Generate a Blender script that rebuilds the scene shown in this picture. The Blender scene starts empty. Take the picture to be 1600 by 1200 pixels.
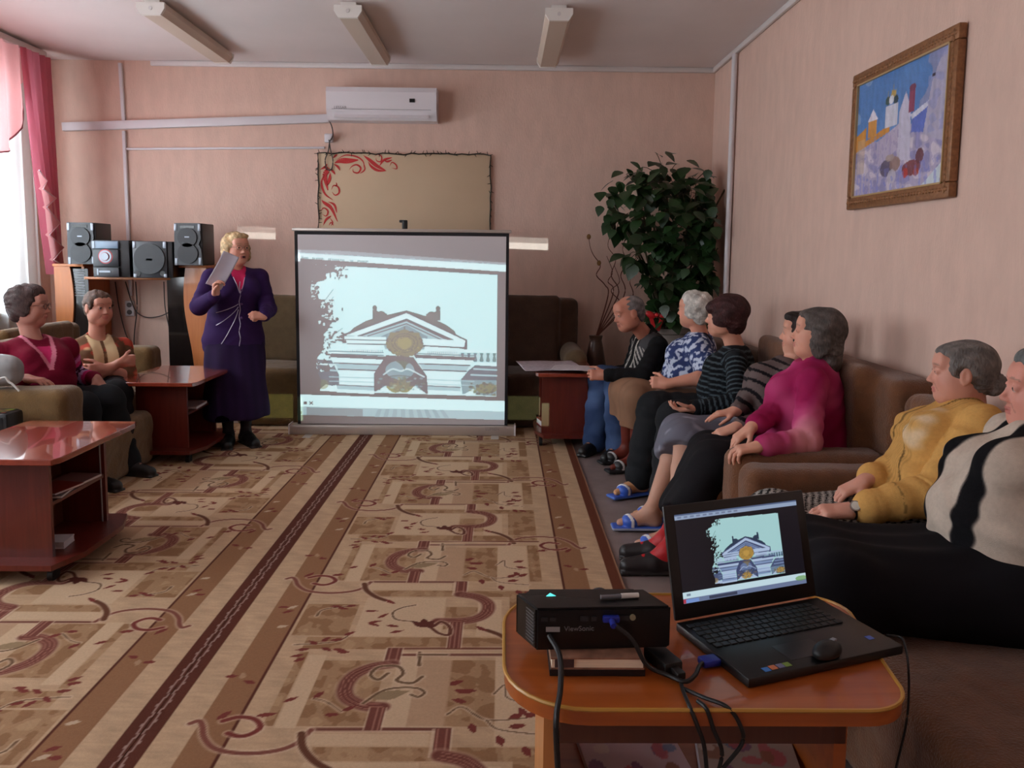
import bpy, bmesh, math, random
import numpy as np
from mathutils import Vector, Matrix
random.seed(7); RNG = np.random.RandomState(11)
SC = bpy.context.scene; COL = SC.collection
PI = math.pi
# ---------------------------------------------------------------- camera, world, lights, exposure
FPX = 1250.0
CAM = np.array([0.0, 0.0, 1.38]); YAW, PITCH, ROLL = math.radians(0.7), math.radians(6.0), math.radians(0.6)
SHX, SHY = 0.0, -0.0442
_f = np.array([math.sin(YAW)*math.cos(PITCH), math.cos(YAW)*math.cos(PITCH), -math.sin(PITCH)])
_r = np.cross(_f, [0, 0, 1]); _r /= np.linalg.norm(_r); _u = np.cross(_r, _f)
CR = _r*math.cos(ROLL)+_u*math.sin(ROLL); CU = -_r*math.sin(ROLL)+_u*math.cos(ROLL); CF = _f
def project(p):
    d = np.asarray(p, float)-CAM; z = d@CF
    return (800+FPX*(d@CR)/z-SHX*1600, 600-FPX*(d@CU)/z+SHY*1600)
def ray(px, py):
    d = CF+CR*((px-800+SHX*1600)/FPX)+CU*((600-py+SHY*1600)/FPX)
    return d/d[1]                      # per metre of depth along Y
def at(px, py, Y):                     # point of the room at depth Y seen at that spot of the photo
    return CAM+ray(px, py)*Y
def at_z(px, py, z):
    d = ray(px, py); return CAM+d*((z-CAM[2])/d[2])
def at_x(px, py, x):
    d = ray(px, py); return CAM+d*((x-CAM[0])/d[0])
def reach(a, px, py, L, near=None):    # point at distance L from a, seen at (px,py); near: True nearer solution
    a = np.asarray(a, float); d = ray(px, py); d = d/np.linalg.norm(d); m = a-CAM
    b = m@d; c = m@m-L*L; disc = b*b-c
    if disc <= 0:
        q = CAM+d*b; v = q-a; return a+v/np.linalg.norm(v)*L
    t = b-math.sqrt(disc) if near else b+math.sqrt(disc)
    return CAM+d*t
cam_data = bpy.data.cameras.new('camera'); cam_data.sensor_width = 36; cam_data.lens = FPX*36/1600
cam_data.shift_x = SHX; cam_data.shift_y = SHY; cam_data.clip_start = 0.05
cam = bpy.data.objects.new('camera', cam_data); COL.objects.link(cam)
cam.matrix_world = Matrix(((CR[0], CU[0], -CF[0], CAM[0]), (CR[1], CU[1], -CF[1], CAM[1]), (CR[2], CU[2], -CF[2], CAM[2]), (0, 0, 0, 1)))
SC.camera = cam
SC.view_settings.view_transform = 'Standard'; SC.view_settings.look = 'None'
SC.view_settings.gamma = 1.0; SC.view_settings.exposure = 0.0; SC.view_settings.use_curve_mapping = False
SC.cycles.use_denoising = True
SC.cycles.max_bounces = 8; SC.cycles.diffuse_bounces = 5; SC.cycles.sample_clamp_indirect = 6.0; SC.cycles.caustics_reflective = False; SC.cycles.caustics_refractive = False
W = bpy.data.worlds.new('overcast_sky'); SC.world = W; W.use_nodes = True
W.node_tree.nodes['Background'].inputs[0].default_value = (0.80, 0.90, 1.0, 1); W.node_tree.nodes['Background'].inputs[1].default_value = 3.2
def area(name, loc, direction, sx, sy, power, colour):
    l = bpy.data.lights.new(name, 'AREA'); l.shape = 'RECTANGLE'; l.size = sx; l.size_y = sy; l.energy = power; l.color = colour
    o = bpy.data.objects.new(name, l); o.location = loc; o.rotation_euler = Vector(direction).to_track_quat('-Z', 'Y').to_euler(); COL.objects.link(o); return o
# daylight through the three windows of the left wall (two of them are beside and behind the camera)
XL, XR, YB, YF, ZC = -3.98, 1.82, 7.10, -2.2, 3.0
WINS = [(-1.7, 0.3), (1.4, 3.4), (4.35, 6.45)]
area('daylight_window_far', (XL-.25, 5.4, 1.85), (1, 0, -.15), 2.0, 1.8, 150, (.86, .93, 1))
area('daylight_window_middle', (XL-.05, 2.4, 1.85), (1, .1, -.15), 1.9, 1.8, 66, (.90, .95, 1))
area('daylight_window_near', (XL-.05, -0.7, 1.85), (1, .1, -.15), 1.9, 1.8, 15, (.90, .95, 1))

# ---------------------------------------------------------------- helpers
def lin(c):
    return tuple(((v/255)/12.92 if v/255 <= .04045 else ((v/255+.055)/1.055)**2.4) for v in c)
def tag(o, label=None, cat=None, group=None, kind=None):
    if label: o['label'] = label
    if cat: o['category'] = cat
    if group: o['group'] = group
    if kind: o['kind'] = kind
    return o
def empty(name, loc, rz=0.0):
    o = bpy.data.objects.new(name, None); o.location = loc; o.rotation_euler = (0, 0, rz); o.empty_display_size = .1; COL.objects.link(o); return o
def mesh_obj(name, verts, faces, mats, parent=None, smooth=False, midx=None):
    me = bpy.data.meshes.new(name); me.from_pydata([tuple(v) for v in verts], [], [tuple(f) for f in faces]); me.update()
    for m in (mats if isinstance(mats, (list, tuple)) else [mats]): me.materials.append(m)
    if midx is not None: me.polygons.foreach_set('material_index', np.asarray(midx, np.int32))
    if smooth: me.polygons.foreach_set('use_smooth', np.ones(len(me.polygons), bool))
    o = bpy.data.objects.new(name, me); COL.objects.link(o)
    if parent is not None: attach(o, parent)
    return o
def attach(o, parent):                 # parent keeping the world position
    bpy.context.view_layer.update()
    chain = Matrix.Identity(4); p = parent
    mats = []
    while p is not None:
        mats.append(p.matrix_parent_inverse @ Matrix.LocRotScale(p.location, p.rotation_euler, p.scale)); p = p.parent
    for m in reversed(mats): chain = chain @ m
    o.parent = parent; o.matrix_parent_inverse = chain.inverted()
class MB:                              # collects shapes, then becomes one mesh object
    def __init__(s): s.bm = bmesh.new()
    def box(s, c, d, rot=None, bevel=0.0, seg=2):
        g = bmesh.ops.create_cube(s.bm, size=1); vs = g['verts']
        bmesh.ops.scale(s.bm, vec=d, verts=vs)
        if bevel > 0:
            es = list({e for v in vs for e in v.link_edges}); r = bmesh.ops.bevel(s.bm, geom=es, offset=min(bevel, min(d)*.49), segments=seg, profile=.5, affect='EDGES')
            vs = list({v for f in r['faces'] for v in f.verts} | {v for v in vs if v.is_valid})
        if rot is not None: bmesh.ops.transform(s.bm, matrix=rot, verts=vs)
        bmesh.ops.translate(s.bm, vec=Vector(c), verts=vs); return s
    def cyl(s, a, b, r, r2=None, n=20, cap=True):
        a, b = Vector(a), Vector(b); d = b-a
        m = Matrix.Translation((a+b)/2) @ d.to_track_quat('Z', 'Y').to_matrix().to_4x4()
        bmesh.ops.create_cone(s.bm, cap_ends=cap, segments=n, radius1=r, radius2=(r if r2 is None else r2), depth=d.length, matrix=m); return s
    def ball(s, c, r, sc=(1, 1, 1), n=16, rot=None):
        m = Matrix.Translation(Vector(c)) @ (rot.to_4x4() if rot is not None else Matrix.Identity(4)) @ Matrix.Diagonal((sc[0], sc[1], sc[2], 1))
        bmesh.ops.create_uvsphere(s.bm, u_segments=n, v_segments=max(6, n//2), radius=r, matrix=m); return s
    def prism(s, pts, a, b, axis='z'): # polygon pts (u,v) extruded along axis from a to b
        def P(u, v, w): return {'z': (u, v, w), 'y': (u, w, v), 'x': (w, u, v)}[axis]
        n = len(pts); va = [s.bm.verts.new(P(u, v, a)) for u, v in pts]; vb = [s.bm.verts.new(P(u, v, b)) for u, v in pts]
        fs = [s.bm.faces.new(va), s.bm.faces.new(list(reversed(vb)))]
        for i in range(n): fs.append(s.bm.faces.new((va[i], vb[i], vb[(i+1) % n], va[(i+1) % n])))
        bmesh.ops.recalc_face_normals(s.bm, faces=fs); return s
    def tube(s, pts, r, n=8, closed=False):
        pts = [Vector(p) for p in pts]; N = len(pts); rings = []; up = Vector((0, 0, 1))
        for i, p in enumerate(pts):
            t = (pts[(i+1) % N]-pts[i-1]) if closed or 0 < i < N-1 else (pts[1]-pts[0] if i == 0 else pts[-1]-pts[-2])
            t.normalize(); x = t.cross(up)
            if x.length < .05: x = t.cross(Vector((1, 0, 0)))
            x.normalize(); y = t.cross(x); rr = r[i] if hasattr(r, '__len__') else r
            rings.append([s.bm.verts.new(p+x*(rr*math.cos(2*PI*k/n))+y*(rr*math.sin(2*PI*k/n))) for k in range(n)])
        for i in range(N if closed else N-1):
            A, B = rings[i], rings[(i+1) % N]
            for k in range(n): s.bm.faces.new((A[k], A[(k+1) % n], B[(k+1) % n], B[k]))
        if not closed: s.bm.faces.new(rings[0]); s.bm.faces.new(list(reversed(rings[-1])))
        return s
    def lathe(s, prof, c=(0, 0, 0), n=32, rot=None):
        rings = []; M = rot.to_4x4() if rot is not None else Matrix.Identity(4)
        for r, z in prof: rings.append([s.bm.verts.new((M @ Vector((r*math.cos(2*PI*k/n), r*math.sin(2*PI*k/n), z)))+Vector(c)) for k in range(n)])
        for A, B in zip(rings, rings[1:]):
            for k in range(n): s.bm.faces.new((A[k], A[(k+1) % n], B[(k+1) % n], B[k]))
        s.bm.faces.new(list(reversed(rings[0]))); s.bm.faces.new(rings[-1]); return s
    def build(s, name, mat, parent=None, smooth=None, loc=None, rz=0.0):
        bmesh.ops.recalc_face_normals(s.bm, faces=s.bm.faces[:])
        me = bpy.data.meshes.new(name); s.bm.to_mesh(me); s.bm.free()
        me.materials.append(mat)
        if smooth is not False:
            me.polygons.foreach_set('use_smooth', np.ones(len(me.polygons), bool))
            try: me.set_sharp_from_angle(angle=math.radians(smooth or 32))
            except Exception: pass
        o = bpy.data.objects.new(name, me); COL.objects.link(o)
        if loc is not None: o.location = loc; o.rotation_euler.z = rz
        if parent is not None:
            o.parent = parent          # shapes are given in the parent's own frame
        return o
def spline(pts, n=8):                  # Catmull-Rom through points
    P = [np.asarray(p, float) for p in pts]; P = [2*P[0]-P[1]]+P+[2*P[-1]-P[-2]]; out = []
    for i in range(1, len(P)-2):
        for k in range(n):
            t = k/n; out.append(.5*((2*P[i])+(-P[i-1]+P[i+1])*t+(2*P[i-1]-5*P[i]+4*P[i+1]-P[i+2])*t*t+(-P[i-1]+3*P[i]-3*P[i+1]+P[i+2])*t**3))
    out.append(P[-2]); return out

# ---------------------------------------------------------------- materials (all node-based)
MATS = {}
def mat(name, rgb=(128, 128, 128), rough=.7, metal=0.0, spec=.5, bump=0.0, bscale=200.0, mott=0.0, mscale=6.0, attr=None, emit=0.0, sheen=0.0, stretch=None, trans=0.0, alpha=1.0, detail=4, coat=0.0):
    if name in MATS: return MATS[name]
    m = bpy.data.materials.new(name); m.use_nodes = True; nt = m.node_tree; N = nt.nodes; L = nt.links; b = N['Principled BSDF']
    b.inputs['Roughness'].default_value = rough; b.inputs['Metallic'].default_value = metal; b.inputs['Specular IOR Level'].default_value = spec
    b.inputs['Coat Weight'].default_value = coat; b.inputs['Alpha'].default_value = alpha; b.inputs['Transmission Weight'].default_value = trans
    if sheen: b.inputs['Sheen Weight'].default_value = sheen; b.inputs['Sheen Roughness'].default_value = .5
    tc = N.new('ShaderNodeTexCoord'); src = tc.outputs['Object']
    if stretch:
        mp = N.new('ShaderNodeMapping'); mp.inputs['Scale'].default_value = stretch; L.new(src, mp.inputs[0]); src = mp.outputs[0]
    if attr:
        a = N.new('ShaderNodeAttribute'); a.attribute_name = attr; col = a.outputs['Color']
    else:
        rg = N.new('ShaderNodeRGB'); rg.outputs[0].default_value = (*lin(rgb), 1); col = rg.outputs[0]
    if mott:
        nz = N.new('ShaderNodeTexNoise'); nz.inputs['Scale'].default_value = mscale; nz.inputs['Detail'].default_value = detail; L.new(src, nz.inputs['Vector'])
        mr = N.new('ShaderNodeMapRange'); mr.inputs[1].default_value = .3; mr.inputs[2].default_value = .7; mr.inputs[3].default_value = 1-mott; mr.inputs[4].default_value = 1+mott; L.new(nz.outputs[0], mr.inputs[0])
        vm = N.new('ShaderNodeVectorMath'); vm.operation = 'SCALE'; L.new(col, vm.inputs[0]); L.new(mr.outputs[0], vm.inputs['Scale']); col = vm.outputs[0]
    L.new(col, b.inputs['Base Color'])
    if emit: L.new(col, b.inputs['Emission Color']); b.inputs['Emission Strength'].default_value = emit
    if bump:
        nz = N.new('ShaderNodeTexNoise'); nz.inputs['Scale'].default_value = bscale; nz.inputs['Detail'].default_value = 3; L.new(src, nz.inputs['Vector'])
        bp = N.new('ShaderNodeBump'); bp.inputs['Strength'].default_value = bump; bp.inputs['Distance'].default_value = .01; L.new(nz.outputs[0], bp.inputs['Height']); L.new(bp.outputs[0], b.inputs['Normal'])
    MATS[name] = m; return m
def wood(name, rgb, rough=.35, dark=.55, scale=3.0, axis=0, coat=.3):
    if name in MATS: return MATS[name]
    st = [14, 14, 14]; st[axis] = 1.2
    m = mat(name, rgb, rough, coat=coat); nt = m.node_tree; N = nt.nodes; L = nt.links; b = N['Principled BSDF']
    tc = N.new('ShaderNodeTexCoord'); mp = N.new('ShaderNodeMapping'); mp.inputs['Scale'].default_value = st; L.new(tc.outputs['Object'], mp.inputs[0])
    nz = N.new('ShaderNodeTexNoise'); nz.inputs['Scale'].default_value = scale; nz.inputs['Detail'].default_value = 6; nz.inputs['Distortion'].default_value = .6; L.new(mp.outputs[0], nz.inputs['Vector'])
    cr = N.new('ShaderNodeValToRGB'); e = cr.color_ramp.elements; c = lin(rgb)
    e[0].position = .3; e[0].color = (c[0]*dark, c[1]*dark*.9, c[2]*dark*.85, 1); e[1].position = .7; e[1].color = (*c, 1)
    L.new(nz.outputs[0], cr.inputs[0]); L.new(cr.outputs[0], b.inputs['Base Color']); return m
# ---------------------------------------------------------------- smooth blended bodies (signed distance field -> one continuous surface)
def V3(*a): return np.array(a, float)
def nrm(v): v = np.asarray(v, float); return v/max(1e-9, np.linalg.norm(v))
class Field:
    def __init__(s, lo, hi, res):
        lo, hi = np.minimum(lo, hi), np.maximum(lo, hi)
        s.lo = np.asarray(lo, float)-res*3; s.res = res; s.n = (np.ceil((np.asarray(hi, float)+res*3-s.lo)/res)).astype(int)+1
        s.F = np.full(s.n, 1.0, np.float32); s.I = np.zeros(s.n, np.int8); s.T = np.zeros(s.n, np.float32)
        s.ax = [(s.lo[i]+np.arange(s.n[i])*res).astype(np.float32) for i in range(3)]
    def sub(s, lo, hi):
        a = np.clip(np.floor((lo-s.lo)/s.res).astype(int), 0, s.n); b = np.clip(np.ceil((hi-s.lo)/s.res).astype(int)+1, 0, s.n)
        sl = tuple(slice(a[i], b[i]) for i in range(3))
        X = s.ax[0][sl[0]][:, None, None]; Y = s.ax[1][sl[1]][None, :, None]; Z = s.ax[2][sl[2]][None, None, :]
        return sl, X, Y, Z
    def mix(s, sl, d, k, idn, T, cut=False):
        o = s.F[sl]
        if o.size == 0: return
        if cut:
            h = np.clip(.5-.5*(o+d)/k, 0, 1); s.F[sl] = o*(1-h)-d*h+k*h*(1-h); return
        m = d < o; h = np.clip(.5+.5*(o-d)/k, 0, 1); s.F[sl] = o*(1-h)+d*h-k*h*(1-h)
        s.I[sl] = np.where(m, idn, s.I[sl]); s.T[sl] = np.where(m, T, s.T[sl])
    def cone(s, a, b, ra, rb=None, k=.02, id=0, t0=0.0):
        rb = ra if rb is None else rb; a = np.asarray(a, float); b = np.asarray(b, float); R = max(ra, rb)+k+2*s.res
        sl, X, Y, Z = s.sub(np.minimum(a, b)-R, np.maximum(a, b)+R); d = b-a; L2 = d@d+1e-9
        t = np.clip(((X-a[0])*d[0]+(Y-a[1])*d[1]+(Z-a[2])*d[2])/L2, 0, 1)
        q = np.sqrt((X-a[0]-t*d[0])**2+(Y-a[1]-t*d[1])**2+(Z-a[2]-t*d[2])**2)-(ra+(rb-ra)*t)
        s.mix(sl, q, k, id, t*math.sqrt(L2)+t0); return s
    def chain(s, pts, rs, k=.02, id=0):
        t = 0.0
        for i in range(len(pts)-1):
            s.cone(pts[i], pts[i+1], rs[i], rs[i+1], k, id, t); t += float(np.linalg.norm(np.asarray(pts[i+1])-np.asarray(pts[i])))
        return s
    def ell(s, c, r, A=None, k=.02, id=0, cut=False, t0=0.0):   # A rows = local axes
        c = np.asarray(c, float); r = np.asarray(r, float); A = np.eye(3) if A is None else np.asarray(A, float); R = max(r)+k+2*s.res
        sl, X, Y, Z = s.sub(c-R, c+R); p = [(A[i][0]*(X-c[0])+A[i][1]*(Y-c[1])+A[i][2]*(Z-c[2])) for i in range(3)]
        k0 = np.sqrt(sum((p[i]/r[i])**2 for i in range(3))); k1 = np.sqrt(sum((p[i]/r[i]**2)**2 for i in range(3)))
        s.mix(sl, k0*(k0-1)/np.maximum(k1, 1e-6), k, id, p[2]+t0, cut); return s
    def box(s, c, h, A=None, rad=.02, k=.02, id=0, cut=False):
        c = np.asarray(c, float); h = np.asarray(h, float); A = np.eye(3) if A is None else np.asarray(A, float)
        ext = np.abs(A.T)@h+k+2*s.res+rad
        sl, X, Y, Z = s.sub(c-ext, c+ext); q = [np.abs(A[i][0]*(X-c[0])+A[i][1]*(Y-c[1])+A[i][2]*(Z-c[2]))-h[i]+rad for i in range(3)]
        o = np.sqrt(sum(np.maximum(v, 0)**2 for v in q))+np.minimum(np.maximum(q[0], np.maximum(q[1], q[2])), 0)-rad
        s.mix(sl, o, k, id, 0.0, cut); return s
    def plane_cut(s, p, n, k=.01):     # removes what lies on the side n points to
        X = s.ax[0][:, None, None]; Y = s.ax[1][None, :, None]; Z = s.ax[2][None, None, :]
        d = -((X-p[0])*n[0]+(Y-p[1])*n[1]+(Z-p[2])*n[2]); s.mix((slice(None),)*3, d, k, 0, 0, True); return s
    def surface(s):
        F = s.F; S = F < 0
        c = [S[i:S.shape[0]-1+i, j:S.shape[1]-1+j, l:S.shape[2]-1+l] for i in (0, 1) for j in (0, 1) for l in (0, 1)]
        al = c[0].copy(); an = c[0].copy()
        for x in c[1:]: al &= x; an |= x
        act = an & ~al; idx = np.argwhere(act); n = len(idx)
        num = np.full(act.shape, -1, np.int32); num[tuple(idx.T)] = np.arange(n)
        off = np.array([(i, j, l) for i in (0, 1) for j in (0, 1) for l in (0, 1)])
        val = [F[tuple((idx+o).T)] for o in off]
        acc = np.zeros((n, 3)); cnt = np.zeros(n)
        E = [(a, b) for a in range(8) for b in range(a+1, 8) if np.abs(off[a]-off[b]).sum() == 1]
        for a, b in E:
            m = (val[a] < 0) != (val[b] < 0); t = np.where(m, val[a]/np.where(m, val[a]-val[b], 1), 0)
            acc += np.where(m[:, None], off[a]+t[:, None]*(off[b]-off[a]), 0); cnt += m
        V = s.lo+(idx+acc/cnt[:, None])*s.res
        quads = []
        for ax in range(3):
            o = [0, 0, 0]; o[ax] = 1
            A = S[:S.shape[0]-o[0], :S.shape[1]-o[1], :S.shape[2]-o[2]]; B = S[o[0]:, o[1]:, o[2]:]
            e = np.argwhere(A != B); flip = A[tuple(e.T)]; u, v = [(1, 2), (2, 0), (0, 1)][ax]
            ok = (e[:, u] > 0) & (e[:, v] > 0) & (e[:, u] < act.shape[u]) & (e[:, v] < act.shape[v]) & (e[:, ax] < act.shape[ax]); e = e[ok]; flip = flip[ok]
            du = np.zeros(3, int); du[u] = 1; dv = np.zeros(3, int); dv[v] = 1
            q = np.stack([num[tuple((e-du-dv).T)], num[tuple((e-dv).T)], num[tuple(e.T)], num[tuple((e-du).T)]], 1)
            q[~flip] = q[~flip][:, ::-1]; quads.append(q)
        Q = np.concatenate(quads); Q = Q[(Q >= 0).all(1)]
        near = np.clip(np.round((V-s.lo)/s.res).astype(int), 0, s.n-1)
        return V, Q, s.I[tuple(near.T)], s.T[tuple(near.T)]
def vnormals(V, Q):
    n = np.cross(V[Q[:, 2]]-V[Q[:, 0]], V[Q[:, 3]]-V[Q[:, 1]]); N = np.zeros_like(V)
    for i in range(4):
        for a in range(3): N[:, a] += np.bincount(Q[:, i], n[:, a], len(V))
    return N/np.maximum(1e-9, np.linalg.norm(N, axis=1))[:, None]
def relax(V, Q, it=1, f=.5):
    for _ in range(it):
        A = np.zeros_like(V); C = np.zeros(len(V))
        for i in range(4):
            j = (i+1) % 4
            for a in range(3): A[:, a] += np.bincount(Q[:, i], V[Q[:, j], a], len(V))+np.bincount(Q[:, j], V[Q[:, i], a], len(V))
            C += np.bincount(Q[:, i], minlength=len(V))+np.bincount(Q[:, j], minlength=len(V))
        V = V*(1-f)+A/np.maximum(C, 1)[:, None]*f
    return V
def wob(P, freq, seed=0):              # smooth pseudo-noise, -1..1
    r = np.random.RandomState(seed); o = np.zeros(len(P))
    for i in range(7):
        d = r.normal(size=3); d = d/np.linalg.norm(d)*freq*(.6+.9*r.rand()); o += np.sin(P@d+r.rand()*6.28+1.3*np.sin(P@(d[::-1]*.7)+i))
    return o/4.0
def emit_mesh(name, V, Q, material, parent=None, col=None):
    me = bpy.data.meshes.new(name); nv, nf = len(V), len(Q)
    me.vertices.add(nv); me.vertices.foreach_set('co', np.ascontiguousarray(V, dtype=np.float32).ravel())
    me.loops.add(nf*4); me.loops.foreach_set('vertex_index', np.ascontiguousarray(Q, dtype=np.int32).ravel())
    me.polygons.add(nf); me.polygons.foreach_set('loop_start', np.arange(0, nf*4, 4, dtype=np.int32)); me.polygons.foreach_set('loop_total', np.full(nf, 4, np.int32))
    me.polygons.foreach_set('use_smooth', np.ones(nf, bool)); me.update(calc_edges=True); me.validate()
    me.materials.append(material)
    if col is not None: set_col(me, col)
    o = bpy.data.objects.new(name, me); COL.objects.link(o)
    if parent is not None: attach(o, parent)
    return o
def set_col(me, rgb):                  # rgb 0..255 display values per vertex
    c = np.clip(np.asarray(rgb, float)/255, 0, 1); c = np.where(c <= .04045, c/12.92, ((c+.055)/1.055)**2.4)
    a = me.color_attributes.new('col', 'FLOAT_COLOR', 'POINT'); out = np.ones((len(c), 4), np.float32); out[:, :3] = c; a.data.foreach_set('color', out.ravel())
def soft(name, F, material, parent=None, amp=0.0, freq=20, seed=0, colf=None, it=1, ridge=None, local=True):
    V, Q, I, T = F.surface(); V = relax(V, Q, it)
    if amp or ridge is not None:
        N = vnormals(V, Q); d = np.zeros(len(V))
        if amp: d += amp*wob(V, freq, seed)
        if ridge is not None: d += ridge(V, N, I, T)
        V = V+N*d[:, None]
    col = None
    if colf is not None: col = colf(V, vnormals(V, Q), I, T)
    if parent is None:
        o = V.mean(0); o[2] = V[:, 2].min(); ob = emit_mesh(name, V-o, Q, material, None, col); ob.location = o; return ob
    return emit_mesh(name, V, Q, material, parent, col)
# ---------------------------------------------------------------- flat painted surfaces (rugs, pictures, screens) as fine coloured meshes
def seg_dist(x, y, pts):
    best = np.full(x.shape, 9e9)
    for (x0, y0), (x1, y1) in zip(pts, pts[1:]):
        dx, dy = x1-x0, y1-y0; t = np.clip(((x-x0)*dx+(y-y0)*dy)/(dx*dx+dy*dy+1e-12), 0, 1); best = np.minimum(best, np.hypot(x-x0-t*dx, y-y0-t*dy))
    return best
def in_poly(x, y, pts):
    c = np.zeros(x.shape, bool); n = len(pts)
    for i in range(n):
        (x0, y0), (x1, y1) = pts[i], pts[i-1]
        if y0 == y1: continue
        c ^= ((y0 > y) != (y1 > y)) & (x < (x1-x0)*(y-y0)/(y1-y0)+x0)
    return c
def sm2(pts, n=6): return [tuple(p[:2]) for p in spline([(a, b, 0) for a, b in pts], n)]
class Paint:
    def __init__(s, x, y, base): s.x = x; s.y = y; s.c = np.empty(x.shape+(3,)); s.c[:] = base
    def put(s, m, col, a=1.0):
        m = np.clip(m*1.0, 0, 1)*a; s.c = s.c*(1-m[..., None])+np.asarray(col, float)*m[..., None]; return s
    def poly(s, pts, col, a=1.0): return s.put(in_poly(s.x, s.y, pts), col, a)
    def rect(s, x0, y0, x1, y1, col, a=1.0): return s.put((s.x >= x0) & (s.x < x1) & (s.y >= y0) & (s.y < y1), col, a)
    def line(s, pts, w, col, a=1.0, aa=None, curve=False):
        if curve: pts = sm2(pts)
        aa = aa or w*.25; xs = [p[0] for p in pts]; ys = [p[1] for p in pts]; m = w+aa
        sel = (s.x > min(xs)-m) & (s.x < max(xs)+m) & (s.y > min(ys)-m) & (s.y < max(ys)+m)
        d = np.full(s.x.shape, 9e9); d[sel] = seg_dist(s.x[sel], s.y[sel], pts); return s.put((w/2+aa/2-d)/aa, col, a)
    def dot(s, x, y, rx, ry, col, a=1.0, rot=0.0):
        c, q = math.cos(rot), math.sin(rot); u = ((s.x-x)*c+(s.y-y)*q)/rx; v = (-(s.x-x)*q+(s.y-y)*c)/ry; return s.put(u*u+v*v < 1, col, a)
    def leaf(s, x, y, L, w, ang, col, a=1.0):
        c, q = math.cos(ang), math.sin(ang); u = ((s.x-x)*c+(s.y-y)*q)/L; v = (-(s.x-x)*q+(s.y-y)*c)/w
        return s.put((u > 0) & (u < 1) & (np.abs(v) < .5*np.sin(PI*np.clip(u, 0, 1)**.8)), col, a)
def noise2(x, y, f, seed=0):
    return wob(np.stack([x.ravel(), y.ravel(), 0*x.ravel()], 1), f, seed).reshape(x.shape)
def sheet(name, xs, ys, P, rgb, material, parent=None):     # grid mesh: P(x,y)->(..,3) points, colours per vertex
    X, Y = np.meshgrid(xs, ys, indexing='ij'); V = P(X, Y).reshape(-1, 3); nx, ny = len(xs), len(ys)
    i = np.arange(nx*ny).reshape(nx, ny); Q = np.stack([i[:-1, :-1].ravel(), i[1:, :-1].ravel(), i[1:, 1:].ravel(), i[:-1, 1:].ravel()], 1)
    return emit_mesh(name, V, Q, material, parent, rgb.reshape(-1, 3) if rgb is not None else None)
# ================================================================ the room
M_wall = mat('peach_wallpaper', (216, 184, 168), .85, bump=.25, bscale=90, mott=.05, mscale=14, stretch=(1, 1, .35))
M_ceil = mat('ceiling_whitewash', (226, 216, 214), .9, mott=.03, mscale=2)
M_lino = mat('worn_linoleum', (134, 118, 114), .45, mott=.12, mscale=9, bump=.05)
M_white = mat('white_trim', (214, 208, 206), .5)
M_plastic = mat('white_plastic', (212, 208, 212), .4)
def room_box(name, lo, hi, m, **k):
    lo, hi = np.array(lo, float), np.array(hi, float)
    return tag(MB().box((lo+hi)/2, hi-lo).build(name, m, smooth=False), kind='structure')
room_box('floor', (XL-.3, YF, -.1), (XR+.15, YB+.15, 0), M_lino)
room_box('ceiling', (XL-.3, YF, ZC), (XR+.15, YB+.15, ZC+.1), M_ceil)
room_box('wall_back', (XL-.3, YB, 0), (XR+.15, YB+.15, ZC), M_wall)
room_box('wall_right', (XR, YF, 0), (XR+.15, YB, ZC), M_wall)
room_box('wall_front', (XL-.3, YF-.15, 0), (XR+.15, YF, ZC), M_wall)
m = MB(); ys = [YF]+[v for w in WINS for v in w]+[YB]
for i in range(0, len(ys), 2): m.box(((2*XL-.3)/2, (ys[i]+ys[i+1])/2, ZC/2), (.3, ys[i+1]-ys[i], ZC))
for a, b in WINS:
    m.box(((2*XL-.3)/2, (a+b)/2, .45), (.3, b-a, .9)); m.box(((2*XL-.3)/2, (a+b)/2, (2.75+ZC)/2), (.3, b-a, ZC-2.75))
tag(m.build('wall_left', M_wall, smooth=False), kind='structure')
M_glass = bpy.data.materials.new('window_glass'); M_glass.use_nodes = True; nt = M_glass.node_tree; nt.nodes.clear()
_o = nt.nodes.new('ShaderNodeOutputMaterial'); _t = nt.nodes.new('ShaderNodeBsdfTransparent'); _g = nt.nodes.new('ShaderNodeBsdfGlossy'); _x = nt.nodes.new('ShaderNodeMixShader')
_g.inputs['Roughness'].default_value = .05; _x.inputs[0].default_value = .06; nt.links.new(_t.outputs[0], _x.inputs[1]); nt.links.new(_g.outputs[0], _x.inputs[2]); nt.links.new(_x.outputs[0], _o.inputs[0])
for i, (a, b) in enumerate(WINS):
    w = tag(empty('window_%d' % (3-i), (XL-.12, (a+b)/2, .9)), kind='structure')
    m = MB(); hw = (b-a)/2
    for y in (-hw+.03, 0, hw-.03): m.box((0, y, .925), (.06, .06, 1.85))
    for z in (.03, 1.3, 1.82): m.box((0, 0, z), (.06, 2*hw, .06))
    m.build('window_frame', M_white, w, smooth=False)
    MB().box((-.01, 0, .925), (.006, 2*hw-.06, 1.79)).build('glass', M_glass, w, smooth=False)
    MB().box((.1, 0, -.02), (.34, 2*hw+.1, .04), bevel=.008).build('window_sill', M_white, w)
# cornice, skirting
for n, lo, hi in (('trim_back', (XL+.95, YB-.03, ZC-.045), (XR, YB, ZC)), ('trim_right', (XR-.03, YF, ZC-.045), (XR, YB-.03, ZC)),
                  ('baseboard_back', (XL, YB-.02, 0), (XR, YB, .08)), ('baseboard_right', (XR-.02, YF, 0), (XR, YB-.02, .08)), ('baseboard_left', (XL, YF, 0), (XL+.02, YB-.02, .08))):
    lo, hi = np.array(lo), np.array(hi); tag(MB().box((lo+hi)/2, hi-lo, bevel=.01).build(n, M_white), kind='structure')
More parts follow.
